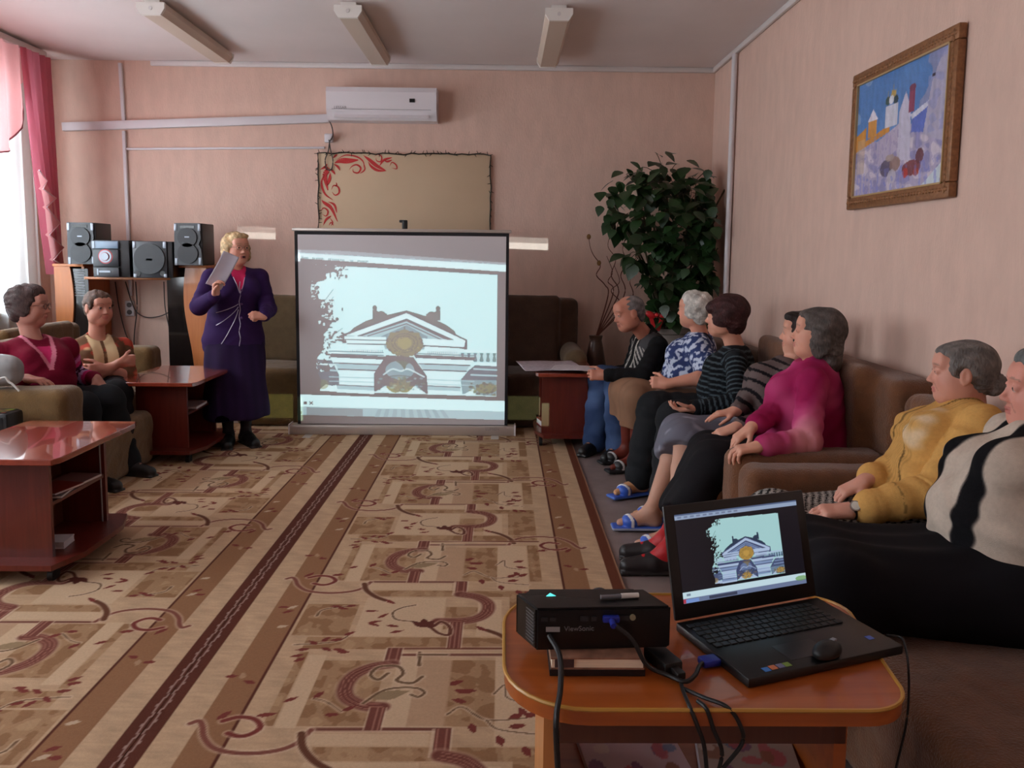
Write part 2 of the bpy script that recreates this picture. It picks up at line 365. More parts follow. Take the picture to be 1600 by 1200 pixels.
# cable ducts on the walls (boxes between two points seen on the back wall)
def duct(name, p0, p1, w, d, label, y=None):
    a = at(*p0, YB-.001); b = at(*p1, YB-.001); c = (a+b)/2; v = b-a; L = math.hypot(v[0], v[2]); ang = math.atan2(v[2], v[0])
    o = MB().box((0, -d/2, 0), (L, d, w), bevel=.004).build(name, M_plastic); o.location = (c[0], YB, c[2]); o.rotation_euler = (0, -ang, 0)
    return tag(o, label, 'cable duct')
duct('cable_duct', (101, 199), (515, 186), .07, .05, 'wide white plastic duct running slightly uphill to the air conditioner')
duct('cable_duct', (189, 99), (195, 193), .028, .03, 'narrow upright white duct from cornice down to the wide duct')
duct('cable_duct', (195, 205), (206, 462), .028, .03, 'long narrow upright white duct below the wide duct, behind the stereo')
duct('cable_duct', (197, 233), (508, 231), .018, .02, 'thin level white duct above the beige board, left of small socket')
p = at_x(1150, 90, XR); q = at_x(1143, 480, XR)
tag(MB().cyl((0, 0, 0), (0, 0, ZC-.05), .022, n=16).build('wall_pipe', M_plastic, loc=(XR-.03, (p[1]+q[1])/2, 0)), 'thin white upright pipe on the right wall near the corner', 'pipe')
# ceiling lamps
M_lampw = mat('lamp_cover', (205, 188, 172), .45); M_lampe = mat('lamp_end', (232, 228, 222), .5)
def ceiling_lamp(x, y0, y1, label):
    t = tag(empty('ceiling_lamp', (x, (y0+y1)/2, ZC)), label, 'ceiling lamp', 'long box lamps under the ceiling'); L = y1-y0
    MB().box((0, 0, -.012), (.10, L*.96, .024)).build('mounting_plate', M_lampe, t)
    m = MB(); pr = [(-.085, -.024), (-.085, -.06), (-.06, -.10), (.06, -.10), (.085, -.06), (.085, -.024)]; m.prism(pr, -L/2+.025, L/2-.025, 'y'); m.build('diffuser', M_lampw, t)
    for s in (-1, 1):
        m = MB(); pr2 = [(a*1.06, b*1.04) for a, b in pr]; m.prism(pr2, s*(L/2-.0125)-.0125, s*(L/2-.0125)+.0125, 'y'); c = m.build('end_cap', M_lampe, t)
        MB().cyl((0, s*(L/2), -.062), (0, s*(L/2+.004), -.062), .012, n=12).build('screw_knob', M_white, c)
for x, l in ((-2.29, 'leftmost of three long box lamps on ceiling, nearest the window'), (-1.02, 'middle one of three long box lamps on ceiling'), (.35, 'rightmost of three long box lamps on ceiling, nearest the painting')):
    ceiling_lamp(x, 5.38, 6.72, l)
# ---------------------------------------------------------------- rugs
def rug_rgb(u, v):                     # u across 0..1.54, v along, period 1.05
    base = (188, 152, 116); cream = (200, 166, 130); brown = (146, 100, 66); dark = (92, 44, 30); red = (124, 52, 44); mot = (158, 116, 78)
    vv = np.mod(v-2.187, 1.048)+2.187     # 2.187 .. 3.235
    P = Paint(u, vv, base)
    nz = noise2(u, v, 38, 1)*.5+noise2(u, v, 90, 2)*.5; streak = noise2(u*.15, v, 330, 3)
    P.c *= (1+.045*streak[..., None])
    def mottled(x0, y0, x1, y1): 
        m = ((u >= x0) & (u < x1) & (vv >= y0) & (vv < y1)); P.put(m, mot, .75); P.put(m & (nz > .1), (134, 90, 56), .6); P.put(m & (nz < -.45), (184, 146, 106), .6)
    D = 1.048
    for k in (-1, 0, 1):               # neighbours, so that motifs wrap around
        o = k*D
        def mt(a, b, c, d): mottled(a, b+o, c, d+o)
        def rc(a, b, c, d, col=cream, al=.9): P.rect(a, b+o, c, d+o, col, al)
        mt(.33, 2.66, 1.20, 2.75); mt(.50, 3.09, 1.20, 3.15); mt(.27, 2.76, .47, 3.02); mt(.43, 2.20, .64, 2.58); mt(.86, 2.20, 1.005, 2.585); mt(.81, 2.81, .936, 3.0); mt(1.06, 2.76, 1.20, 3.12); mt(.33, 2.2, .365, 2.64); mt(1.145, 2.2, 1.20, 2.62)
        rc(.37, 2.19, .43, 2.62); rc(.675, 2.198, .748, 2.646); rc(1.005, 2.11, 1.14, 2.61); rc(.49, 2.755, .806, 3.083); rc(.936, 2.757, 1.03, 3.068); rc(.48, 3.155, .82, 3.215); rc(.75, 2.2, .862, 2.585, (180, 140, 106), .7)
    # stripes of both long borders
    for s in (0, 1):
        U = u if s == 0 else 1.54-u
        P.put(U < .262, base); P.c[U < .262] *= (1+.05*streak[U < .262][:, None])
        P.put((U > .146) & (U < .255), brown); P.put((U > .251) & (U < .262), dark)
    P.put(u < .05, dark); P.put(np.abs(u-.010-.003*np.sin(v*60)) < .0028, (170, 140, 128), .8)
    P.put(u > 1.54-.055, (104, 52, 32)); P.put(u > 1.54-.010, (150, 104, 76))
    def stroke(pts, w, col, a=1.0, curve=True, rim=True):
        p = sm2(pts, 5) if curve else pts
        for k in (-1, 0, 1):
            q = [(x, y+k*D) for x, y in p]
            if max(t[1] for t in q) < 2.1 or min(t[1] for t in q) > 3.33: continue
            if rim: P.line(q, w+.012, (210, 178, 148), a*.6)
            P.line(q, w, col, a)
    def band(pts, curve=True, w=.045): 
        stroke(pts, w, (118, 62, 50), 1, curve)
        p = [np.array(t) for t in (sm2(pts, 5) if curve else pts)]
        for off in (-.014, 0.0, .014):
            q = []
            for i in range(len(p)):
                t = p[min(i+1, len(p)-1)]-p[max(i-1, 0)]; n = np.array([-t[1], t[0]])/max(1e-6, np.hypot(*t)); q.append(tuple(p[i]+n*off))
            stroke(q, .004, (168, 112, 92), .8, False, False)
    def post(xc, y0, y1, hw=.0235):
        for k in (-1, 0, 1):
            o = k*D; P.rect(xc-hw-.006, y0+o, xc+hw+.006, y1+o, (210, 178, 148), .6); P.rect(xc-hw, y0+o, xc+hw, y1+o, (118, 62, 50))
            for off in (-.014, 0, .014): P.rect(xc+off-.002, y0+o, xc+off+.002, y1+o, (168, 112, 92), .8)
    def lf(x, y, L, w, deg, col=red):
        for k in (-1, 0, 1):
            if 2.1 < y+k*D < 3.33: P.leaf(x, y+k*D, L, w, math.radians(deg), col)
    def both(fn):                      # the motif and its partner turned half round on the other border
        fn(lambda x, y: (x, y)); fn(lambda x, y: (1.54-x, 5.86-y))
    def main(T):
        m = lambda pts: [T(*p) for p in pts]
        stroke(m([(.876, 3.238), (.478, 3.235)]), .016, (118, 66, 52), 1, False)
        stroke(m([(.478, 3.231), (.454, 3.17), (.406, 3.135), (.325, 3.122), (.238, 3.141), (.186, 3.193), (.161, 3.248), (.14, 3.275), (.12, 3.262)]), .017, (128, 70, 56))
        stroke(m([(.21, 3.275), (.25, 3.295), (.30, 3.285), (.329, 3.245), (.31, 3.21), (.28, 3.201), (.245, 3.215)]), .018, red)
        stroke(m([(.455, 3.215), (.475, 3.15), (.52, 3.09), (.566, 3.055)]), .022, (104, 60, 40))
        for x, y, dg in ((.19, 3.28, 60), (.30, 3.30, 15), (.566, 3.06, -40)): lf(*T(x, y), .06, .022, dg + (180 if T(0, 0)[0] else 0))
    both(main)
    stroke([(.637, 2.664), (1.20, 2.672)], .014, (122, 70, 52), 1, False)
    post(.858, 3.105, 3.242); band([(.86, 3.115), (.93, 3.09), (.972, 3.035), (.972, 2.96), (.94, 2.905), (.88, 2.878), (.79, 2.876)], w=.05)
    post(.860, 2.672, 2.868); post(.657, 2.555, 2.668)
    band([(.66, 2.558), (.60, 2.54), (.548, 2.49), (.532, 2.417), (.552, 2.35), (.61, 2.31), (.665, 2.303)], w=.05); post(.655, 2.180, 2.300)
    g = (112, 82, 56)
    stroke([(.655, 2.50), (.63, 2.46), (.60, 2.49), (.62, 2.54), (.68, 2.545), (.705, 2.50), (.69, 2.455), (.74, 2.44), (.77, 2.48)], .012, g)
    stroke([(.605, 2.323), (.65, 2.39), (.70, 2.412), (.76, 2.41), (.785, 2.385), (.77, 2.36), (.745, 2.372)], .010, g); lf(.63, 2.35, .12, .05, 22, (150, 122, 88))
    stroke([(.745, 2.64), (.752, 2.55)], .012, g, 1, False); stroke([(.745, 2.625), (.84, 2.625)], .010, g, 1, False)
    stroke([(.705, 2.871), (.63, 2.89), (.611, 2.948), (.64, 2.99), (.69, 3.014)], .008, g); stroke([(.765, 2.827), (.80, 2.78), (.837, 2.769), (.835, 2.83), (.802, 2.872), (.78, 2.84)], .014, (104, 56, 40))
    for a, l in ((100, .07), (60, .06), (140, .07), (20, .05)): lf(.745, 2.83, l, .034, a, (96, 44, 34))
    for x, y, a in ((.53, 2.86, 20), (.53, 2.86, -30), (.56, 2.90, 50), (.60, 2.84, -10), (.50, 2.96, 0), (.62, 2.78, 25)): lf(x, y, .055, .018, a)
    stroke([(.866, 2.265), (.908, 2.305), (.983, 2.237), (1.1, 2.247)], .006, g); stroke([(1.004, 2.377), (1.039, 2.432), (1.045, 2.357), (1.113, 2.326)], .006, g); stroke([(.983, 2.237), (1.02, 2.19), (1.14, 2.164)], .006, g)
    for x, y, a in ((.86, 2.43, 30), (.88, 2.40, -20), (.90, 2.39, 10), (.94, 2.22, -80), (1.02, 2.16, -80), (1.09, 2.11, -70), (1.12, 2.10, -40), (1.08, 2.30, -60), (1.08, 2.41, 20), (1.05, 2.245, 30), (1.05, 2.20, 15), (1.09, 2.36, -20), (.92, 2.33, 160), (1.10, 2.25, 40)): lf(x, y, .052, .026, a)
    stroke([(.448, 2.347), (.49, 2.33), (.548, 2.277)], .005, g); stroke([(.30, 2.69), (.38, 2.70), (.45, 2.72), (.485, 2.78)], .006, g); stroke([(.326, 2.913), (.34, 2.97), (.436, 3.003)], .007, g)
    for x, y, a in ((.36, 2.33, 35), (.448, 2.35, 60), (.50, 2.26, 5), (.55, 2.28, 40), (.38, 2.69, 140), (.39, 2.71, 60), (.42, 2.72, 20), (.40, 2.67, -30), (.44, 2.66, -10), (.46, 2.64, 0), (.36, 2.66, 190), (.46, 2.76, 40), (.36, 3.0, 0), (.39, 2.99, -20), (.42, 3.0, 10), (.35, 2.62, 200), (.36, 2.60, 220)): lf(x, y, .048, .02, a)
    for x, y, a, c in ((.16, 2.99, 0, red), (.20, 2.975, 40, (190, 160, 130)), (.19, 2.94, 30, red), (.20, 2.82, 20, (190, 160, 130)), (.13, 2.475, 5, red), (.19, 2.46, 100, (170, 130, 96)), (.20, 2.45, -20, red)):
        lf(x, y, .045, .02, a, c); lf(1.54-x, 5.86-y, .045, .02, a+180, c)
    g_ = P.c.mean(-1, keepdims=True); return (P.c*.84+g_*.16)*1.03
def rug(name, x0, flip, label):
    us = np.linspace(0, 1.54, 300); ys = np.concatenate([np.arange(.9, 3.4, .0052), np.arange(3.4, 6.36, .0085)]); U, Y = np.meshgrid(us, ys, indexing='ij')
    rgb = rug_rgb(U, Y) if not flip else rug_rgb(U, 6.09-Y+20*1.048)
    if flip: xs = x0-us
    else: xs = x0+us
    lo = min(x0, x0+(-1.54 if flip else 1.54))
    t = tag(empty(name, (lo+.77, 3.6, 0)), label, 'rug', 'patterned rugs on the floor')
    z = .010
    if flip: o = sheet('pile', xs[::-1], ys, lambda X, Y: np.stack([X, Y, X*0+z], -1), rgb[::-1], M_rug, t)
    else: o = sheet('pile', xs, ys, lambda X, Y: np.stack([X, Y, X*0+z], -1), rgb, M_rug, t)
    MB().box((0, .03, .0045), (1.54, 5.46, .009)).build('backing', mat('rug_backing', (110, 80, 60), .9), t, smooth=False)
M_rug = mat('woven_rug', attr='col', rough=.95, bump=.35, bscale=500, spec=.1, mott=.06, mscale=120)
rug('runner_rug', -1.02, False, 'right-hand beige rug with brown scroll pattern, beside the seated listeners')
rug('runner_rug', -1.022, True, 'left-hand beige rug with brown scroll pattern, under the dark coffee tables')
# ---------------------------------------------------------------- air conditioner
t = tag(empty('air_conditioner', (-1.02, YB, 2.58)), 'white wall air conditioner above the beige board', 'air conditioner')
a = at(509, 133, YB-.2); b = at(682, 188, YB-.2); cx, cz = (a[0]+b[0])/2, (a[2]+b[2])/2; w, h = abs(b[0]-a[0]), abs(a[2]-b[2]); t.location = (cx, YB, cz)
m = MB(); m.prism([(0, -h/2), (-.15, -h/2), (-.20, -h/2+.07), (-.205, h/2-.05), (-.19, h/2-.01), (0, h/2)], -w/2, w/2, 'x'); m.build('casing', mat('ac_white', (225, 220, 224), .35), t, smooth=20)
MB().box((0, -.203, -.10+.045), (w*.9, .006, .003)).build('panel_seam', mat('ac_grey', (150, 146, 150), .5), t)
MB().box((w*.28, -.207, .02), (.045, .006, .03)).build('display', mat('dark_display', (18, 18, 20), .2), t)
MB().box((0, -.182, -h/2+.032), (w*.86, .012, .05), rot=Matrix.Rotation(-.6, 4, 'X')).build('louver', mat('ac_white', (225, 220, 224)), t)
def letters(text, size, material, parent, loc, rot, name='lettering', extrude=.0006):
    c = bpy.data.curves.new(name, 'FONT'); c.body = text; c.size = size; c.extrude = extrude; c.align_x = 'CENTER'; c.align_y = 'CENTER'
    o = bpy.data.objects.new(name+'_tmp', c); COL.objects.link(o); bpy.context.view_layer.update()
    me = bpy.data.meshes.new_from_object(o.evaluated_get(bpy.context.evaluated_depsgraph_get())); bpy.data.objects.remove(o)
    me.materials.clear(); me.materials.append(material); ob = bpy.data.objects.new(name, me); COL.objects.link(ob); ob.location = loc; ob.rotation_euler = rot; ob.parent = parent; return ob
letters('LESSAR', .034, mat('ac_grey', (150, 146, 150)), t, (-w*.37, -.2065, -.045), (PI/2, 0, 0))
# small socket above the board and its cable
a = at(514, 216, YB-.02); t = tag(empty('wall_socket', (a[0], YB, a[2])), 'small white wall socket just above the corner of the beige board', 'socket')
MB().box((0, -.02, 0), (.075, .04, .075), bevel=.01).build('cover', M_plastic, t); MB().cyl((.015, -.035, 0), (.015, -.075, 0), .02, n=16).build('plug', M_plastic, t)
M_cable = mat('grey_cable', (70, 62, 60), .6); M_black = mat('black_cable', (16, 16, 18), .45)
def cable(name, pts, r, m, label, cat='cable', group=None):
    P = spline(pts, 8); o = MB().tube([Vector(p)-Vector(P[0]) for p in P], r, 8).build(name, m); o.location = Vector(P[0]); tag(o, label, cat, group); return o
B = lambda x, y, d=.03: at(x, y, YB-d)
cable('cable', [B(515, 189), B(519, 200), B(520, 212, .07), B(515, 222, .08), B(513, 236, .05), B(508, 250, .04), B(511, 264, .04), B(518, 264, .04), B(520, 250, .04), B(516, 232, .05), B(514, 218, .06)], .005, M_cable, 'thin dark cord hanging from air conditioner past the small socket')
# ---------------------------------------------------------------- beige board with red ornament and light string
a = at(497, 239, YB-.02); b = at(767, 237, YB-.02); c = at(497, 480, YB-.02); bw = b[0]-a[0]; bh = a[2]-.95
t = tag(empty('notice_board', (a[0]+bw/2, YB, a[2]-bh/2)), 'beige wall board with red floral corner ornament, behind projection screen', 'board')
MB().box((0, -.012, 0), (bw, .024, bh), bevel=.004).build('panel', mat('board_beige', (205, 180, 150), .8, mott=.03, mscale=3), t)
def board_pt(x, y): p = at(480+x/4, 100+y/4, YB-.024); return (p[0]-t.location.x, p[2]-t.location.z)
orn = MB(); M_orn = mat('red_ornament', (196, 48, 48), .7)
def ol(pts, w0, w1=None):
    P = spline([(*board_pt(x, y), 0) for x, y in pts], 5); n = len(P)
    for i in range(n-1):
        d = P[i+1]-P[i]; nn = nrm([-d[1], d[0], 0]); f0 = math.sin(PI*(i+.15)/n)*w0; f1 = math.sin(PI*(i+1.15)/n)*w0
        q = [P[i]+nn*f0, P[i+1]+nn*f1, P[i+1]-nn*f1, P[i]-nn*f0]; vs = [orn.bm.verts.new((v[0], -.0265, v[1])) for v in q]; orn.bm.faces.new(vs)
for pts, wd in (([(170, 620), (210, 605), (260, 605), (320, 600)], .024), ([(180, 600), (240, 570), (310, 580), (350, 610), (355, 650)], .007), ([(350, 570), (390, 600), (440, 640), (490, 665)], .016), ([(380, 610), (400, 640), (440, 665), (495, 668)], .012),
                ([(420, 580), (440, 565), (465, 580), (460, 610), (435, 605), (430, 585)], .006), ([(450, 640), (480, 600), (530, 585)], .010), ([(515, 640), (530, 615), (555, 630), (560, 655), (530, 650)], .006), ([(480, 600), (500, 610), (530, 600)], .009),
                ([(260, 665), (280, 640), (310, 630), (335, 650), (320, 680), (290, 675), (285, 655)], .008), ([(355, 620), (360, 660), (330, 685)], .006), ([(100, 640), (130, 660), (110, 700), (130, 790)], .022), ([(115, 680), (90, 740), (110, 810), (160, 850)], .009), ([(145, 680), (140, 720), (125, 760)], .014),
                ([(150, 790), (165, 760), (195, 770), (200, 805), (175, 820), (155, 800)], .008), ([(180, 740), (185, 755), (175, 765)], .006), ([(90, 850), (110, 870), (150, 900), (190, 985)], .015), ([(130, 860), (170, 880), (185, 930)], .010), ([(80, 920), (105, 900), (130, 920), (120, 950), (95, 940)], .007), ([(100, 1010), (120, 970), (150, 950)], .010),
                ([(80, 660), (110, 645), (125, 625)], .010), ([(160, 590), (175, 575), (190, 565)], .009), ([(165, 625), (190, 640), (205, 665)], .010), ([(140, 655), (160, 670), (175, 690)], .010), ([(135, 1010), (150, 990), (165, 1010)], .006), ([(140, 960), (160, 990), (150, 1010)], .005)):
    ol(pts, wd)
o = orn.build('floral_ornament', M_orn, t); 
g = MB(); M_wire = mat('dark_green_wire', (44, 40, 30), .7); r = random.Random(3)
path = [(-bw/2, -bh/2)]+[(-bw/2+r.uniform(-.006, .006), -bh/2+bh*i/14) for i in range(1, 14)]+[(-bw/2+bw*i/24, bh/2+r.uniform(-.01, .008)) for i in range(25)]+[(bw/2+r.uniform(-.008, .006), bh/2-bh*i/14) for i in range(1, 15)]
gp = [(x, -.035, z) for x, z in path]; g.tube(gp, .006, 6)
for i in range(len(gp)-1):
    for k in range(2):
        f = r.random(); p = Vector(gp[i]).lerp(Vector(gp[i+1]), f); an = r.uniform(0, 6.28); g.cyl(p, p+Vector((math.cos(an)*.03, -.005, math.sin(an)*.03)), .004, .002, 6)
o = g.build('light_string', M_wire); o.location = t.location; tag(o, 'dark wire of unlit fairy lights around the beige board', 'fairy lights')
# ---------------------------------------------------------------- projection screen
YS = 6.0
a = at(463, 357, YS); b = at(797, 360, YS); c = at(460, 678, YS); xl, xr = (a[0]+c[0])/2, b[0]; zt = (a[2]+b[2])/2; zb = .075; SW = xr-xl
ts = tag(empty('projection_screen', ((xl+xr)/2, YS, 0)), 'portable floor projection screen showing white building pediment, black border', 'projection screen')
M_alu = mat('silver_metal', (190, 180, 172), .35, metal=.3); M_blk = mat('matte_black_fabric', (22, 20, 26), .8)
MB().box((0, .02, .045), (SW+.10, .11, .075), bevel=.012).build('housing', M_alu, ts)
for s in (-1, 1):
    f = MB().box((s*(SW/2-.1), .02, .006), (.06, .34, .012), bevel=.004).build('foot', M_alu, ts)
    MB().box((s*(SW/2+.052), .02, .045), (.012, .115, .085), bevel=.004).build('end_cap', M_plastic, ts)
MB().box((0, .004, zt-.008), (SW+.02, .03, .024), bevel=.006).build('top_rail', M_alu, ts)
MB().box((.02, .03, (zt+.08)/2), (.03, .03, zt-.08)).build('support_rod', M_alu, ts)
h = MB().box((.02, .01, zt+.035), (.04, .03, .07), bevel=.008); h.box((0, .01, zt+.06), (.04, .025, .02), bevel=.006); h.build('handle', M_black, ts)
letters('LUMIEN', .03, mat('ac_grey', (150, 146, 150)), ts, (SW/2-.12, -.036, .062), (PI/2, 0, 0))
MB().box((0, 0, (zb+zt)/2), (SW-.012, .003, zt-zb-.01)).build('border', M_blk, ts, smooth=False)
def pediment(P, pal):                  # painted in the units of the enlarged photo crop of the screen (x 160..1115, y 250..940)
    sky, wall, wall2, shade, gold, tree, stone = pal
    P.poly([(160, 246), (1117, 292), (1117, 938), (190, 915), (160, 760)], sky)
    x, y = P.x, P.y; PL = P.poly; LN = P.line
    # crest sculptures on the slopes
    for px, sgn in ((505, 1), (795, -1)):
        P.dot(px-18*sgn, 470, 12, 13, stone); PL([(px-30*sgn, 480), (px+5*sgn, 490), (px+45*sgn, 500), (px+40*sgn, 530), (px-30*sgn, 535)], stone); P.dot(px+15*sgn, 505, 24, 18, stone)
        P.dot(px-16*sgn, 495, 10, 22, stone)
    PL([(380, 575), (440, 540), (500, 520), (650, 482), (660, 495), (340, 612)], stone); PL([(650, 482), (780, 520), (860, 560), (900, 590), (908, 612), (650, 520)], stone)
    PL([(320, 612), (650, 487), (965, 635), (965, 690), (920, 680), (320, 660)], shade); PL([(335, 618), (650, 497), (955, 640), (948, 672), (925, 655), (650, 528), (400, 622)], wall)
    PL([(420, 620), (650, 540), (860, 640), (650, 660)], (wall2)); LN([(400, 622), (650, 530), (890, 638)], 9, shade); LN([(450, 620), (650, 553), (830, 636)], 6, shade)
    PL([(520, 620), (650, 560), (760, 620), (740, 690), (540, 690)], shade, .5)
    PL([(330, 622), (545, 625), (545, 662), (330, 662)], wall); PL([(345, 662), (510, 668), (505, 705), (350, 705)], wall); LN([(330, 640), (545, 642)], 5, shade); LN([(345, 662), (545, 664)], 6, shade)
    PL([(730, 630), (948, 640), (945, 675), (735, 668)], wall); PL([(745, 672), (915, 682), (918, 718), (750, 712)], wall); LN([(735, 668), (945, 677)], 6, shade)
    PL([(225, 662), (320, 668), (320, 678), (225, 674)], wall); PL([(225, 700), (340, 706), (340, 716), (225, 712)], wall)
    for i in range(6): P.line([(240+i*17, 678), (240+i*17, 702)], 8, wall)
    PL([(918, 685), (1117, 692), (1117, 704), (918, 698)], wall); PL([(1015, 755), (1117, 762), (1117, 775), (1015, 768)], wall)
    PL([(918, 704), (1117, 708), (1117, 755), (1015, 752), (918, 730)], wall2, .5)
    for i in range(6):
        bx = 940+i*33; PL([(bx-10, 706), (bx+10, 706), (bx+5, 722), (bx+11, 742), (bx+8, 752), (bx-8, 752), (bx-11, 742), (bx-5, 722)], stone if i > 2 else shade, .75)
    # main cornice steps left and right
    for x0, x1, c0, c1 in ((245, 545, 305, 480), (685, 1010, 755, 930)):
        w = x1-x0
        PL([(x0, 715), (x1, 728), (x1-12, 745), (x0+15, 738)], shade); PL([(x0+15, 735), (x1-18, 745), (x1-30, 768), (x0+30, 762)], wall); LN([(x0+30, 765), (x1-32, 772)], 7, shade)
        PL([(x0+35, 768), (x1-35, 776), (x1-50, 800), (x0+50, 795)], wall2); LN([(x0+50, 798), (x1-50, 804)], 7, shade); PL([(x0+55, 802), (x1-55, 808), (c1, 828), (c0, 822)], wall)
        PL([(c0, 826), (c1-5, 832), (c1-8, 886), (c0, 880)], wall); PL([(c0-18, 880), (c1, 886), (c1, 910), (c0-18, 905)], wall2); LN([(c0-18, 882), (c1, 890)], 5, shade); PL([(c0-18, 906), (c1+5, 912), (c1, 930), (c0-18, 922)], wall)
    PL([(180, 745), (262, 750), (300, 830), (300, 880), (200, 900)], shade, .9); LN([(190, 770), (270, 775)], 9, wall); LN([(195, 800), (285, 806)], 9, wall2); PL([(205, 900), (230, 880), (290, 895), (290, 918), (205, 915)], wall)
    PL([(1005, 770), (1117, 775), (1117, 850), (930, 850), (970, 800)], shade, .9); LN([(1000, 790), (1117, 795)], 9, wall2); LN([(985, 822), (1117, 826)], 9, wall2); PL([(930, 850), (1117, 850), (1117, 936), (940, 925)], shade, .6); PL([(945, 930), (1000, 895), (1010, 930)], wall)
    for yy, c_, w_ in ((708, shade, 5), (722, shade, 6), (845, wall2, 6), (868, wall2, 5)): LN([(250, yy-6), (530, yy)], w_, c_, .8); LN([(700, yy+2), (1000, yy+12)], w_, c_, .8)
    for i in range(16): P.line([(360+i*11, 694), (360+i*11, 704)], 4, shade, .5); P.line([(760+i*10, 700), (760+i*10, 712)], 4, shade, .5)
    # centre bay
    PL([(545, 720), (685, 730), (755, 830), (760, 925), (480, 915), (480, 820)], shade); P.dot(615, 800, 75, 50, wall2, .6); LN([(530, 825), (575, 795), (620, 805), (660, 795), (740, 835)], 8, wall, .8, curve=True); LN([(500, 850), (560, 835), (620, 830), (690, 840), (750, 860)], 7, stone, .8, curve=True)
    PL([(490, 915), (540, 885), (620, 900), (700, 885), (750, 925)], wall)
    for k in range(7): P.leaf(615, 915, 80, 34, math.radians(-160+k*23), gold, .85)
    P.dot(1065, 895, 55, 28, gold, .85); P.dot(210, 880, 34, 26, gold, .5)
    dg = [v*.78 for v in gold]; lg = [min(255, v*1.12) for v in gold]; r = random.Random(9)
    for k in range(22):
        an = k*2*PI/22; P.dot(640+82*math.cos(an), 658+60*math.sin(an), 16, 12, gold if k % 3 else dg)
    P.poly([(565, 600), (715, 600), (725, 640), (712, 700), (640, 728), (572, 700), (556, 640)], gold)
    for rr in (58, 44): P.line([(640+rr*1.15*math.cos(a), 655+rr*.85*math.sin(a)) for a in np.linspace(0, 2*PI, 26)], 4, dg, .8)
    P.poly([(606, 628), (674, 628), (676, 668), (640, 694), (604, 668)], lg, .7)
    for k in range(70): an = r.random()*6.28; q = r.uniform(.5, 1.1); P.dot(640+84*q*math.cos(an), 658+60*q*math.sin(an), r.uniform(2, 6), r.uniform(2, 5), r.choice([dg, lg, gold]), .7)
    P.line([(640, 570), (640, 600)], 8, stone); P.dot(640, 592, 16, 9, gold)
    P.poly([(575, 738), (690, 740), (650, 772), (640, 800), (622, 772)], dg, .55)
    for k in range(60): P.dot(r.uniform(500, 740), r.uniform(840, 905), r.uniform(4, 14), r.uniform(3, 8), r.choice([gold, dg, stone, wall2]), .45)
    for k in range(40): P.dot(r.uniform(980, 1110), r.uniform(865, 930), r.uniform(4, 12), r.uniform(3, 8), r.choice([gold, dg, stone]), .6)
    # tree at the left
    PL([(160, 246), (315, 254), (300, 280), (240, 295), (230, 330), (165, 345), (160, 372)], tree); PL([(158, 380), (175, 425), (235, 430), (250, 470), (225, 520), (262, 540), (245, 600), (225, 640), (215, 700), (190, 735), (180, 780), (205, 860), (200, 920), (158, 915)], tree)
    r = random.Random(5)
    for i in range(230):
        t = r.random(); yy = 255+t*560; lim = 300 if yy < 330 else (185 if yy < 430 else (255 if yy < 620 else 225)); xx = lim+r.gauss(-8, 26)
        if 330 < yy < 430: xx = 165+abs(r.gauss(0, 16))
        P.dot(xx, yy, r.uniform(3, 11), r.uniform(3, 11), tree if r.random() < .75 else sky)
    for i in range(18): xx = r.uniform(265, 335); yy = r.uniform(600, 660); P.dot(xx, yy, r.uniform(5, 12), r.uniform(4, 9), tree)
    LN([(235, 430), (275, 375)], 3, tree); LN([(220, 500), (275, 415)], 3, tree); LN([(240, 640), (320, 580)], 3, tree)
AMB = (148, 138, 146)
def screen_rgb(x, y):
    P = Paint(x, y, AMB); P.c[:] = AMB
    P.poly([(90, 185), (1170, 240), (1170, 275), (90, 215)], (222, 246, 252)); P.poly([(90, 170), (330, 175), (1170, 228), (1170, 240), (90, 190)], (186, 196, 208), .6)
    nz = noise2(x*.02, y*.02, 9, 4); P.put((y > 175+.05*x) & (y < 238) & (nz > .3) & (y < 190+.05*x+12), (200, 215, 225), .5)
    for x0, w in ((112, 42), (170, 64), (252, 90), (360, 26), (402, 58)):
        for k in range(int(w/7)): P.rect(x0+k*7, 206+(x0+k*7-100)*.052, x0+k*7+4.5, 216+(x0+k*7-100)*.052, (110, 130, 140), .75)
    pediment(P, ((214, 244, 250), (222, 246, 252), (186, 208, 218), (128, 134, 148), (164, 156, 126), (146, 130, 138), (128, 142, 148)))
    P.poly([(90, 935), (1170, 962), (1170, 1018), (90, 1000)], (222, 248, 254)); P.poly([(90, 1000), (1170, 1018), (1170, 1064), (90, 1045)], (188, 206, 216)); P.poly([(128, 1004), (420, 1010), (420, 1050), (128, 1046)], (160, 160, 170), .7)
    for k in range(9): P.poly([(500+k*40, 1010), (520+k*40, 1010), (505+k*46, 1056), (480+k*46, 1056)], (150, 160, 170), .35)
    P.rect(112, 972, 130, 988, (60, 70, 80)); P.line([(145, 974), (160, 988)], 5, (60, 70, 80)); P.line([(160, 974), (145, 988)], 5, (60, 70, 80)); P.rect(92, 1025, 104, 1040, (90, 110, 120))
    return P.c
x0, x1, z0, z1 = -SW/2+.030, SW/2-.028, zb+.012, zt-.045
xs = np.linspace(0, 1, 430); ys2 = np.linspace(0, 1, 400); S, T_ = np.meshgrid(xs, ys2, indexing='ij')
rgb = screen_rgb(97+S*1064, 1092-T_*1000)
_l = lambda c: np.where(np.asarray(c)/255. <= .04045, np.asarray(c)/255./12.92, ((np.asarray(c)/255.+.055)/1.055)**2.4)
em = np.clip(_l(rgb)-_l(AMB), 0, 1); em = np.where(em <= .0031308, em*12.92, 1.055*em**(1/2.4)-.055)*255
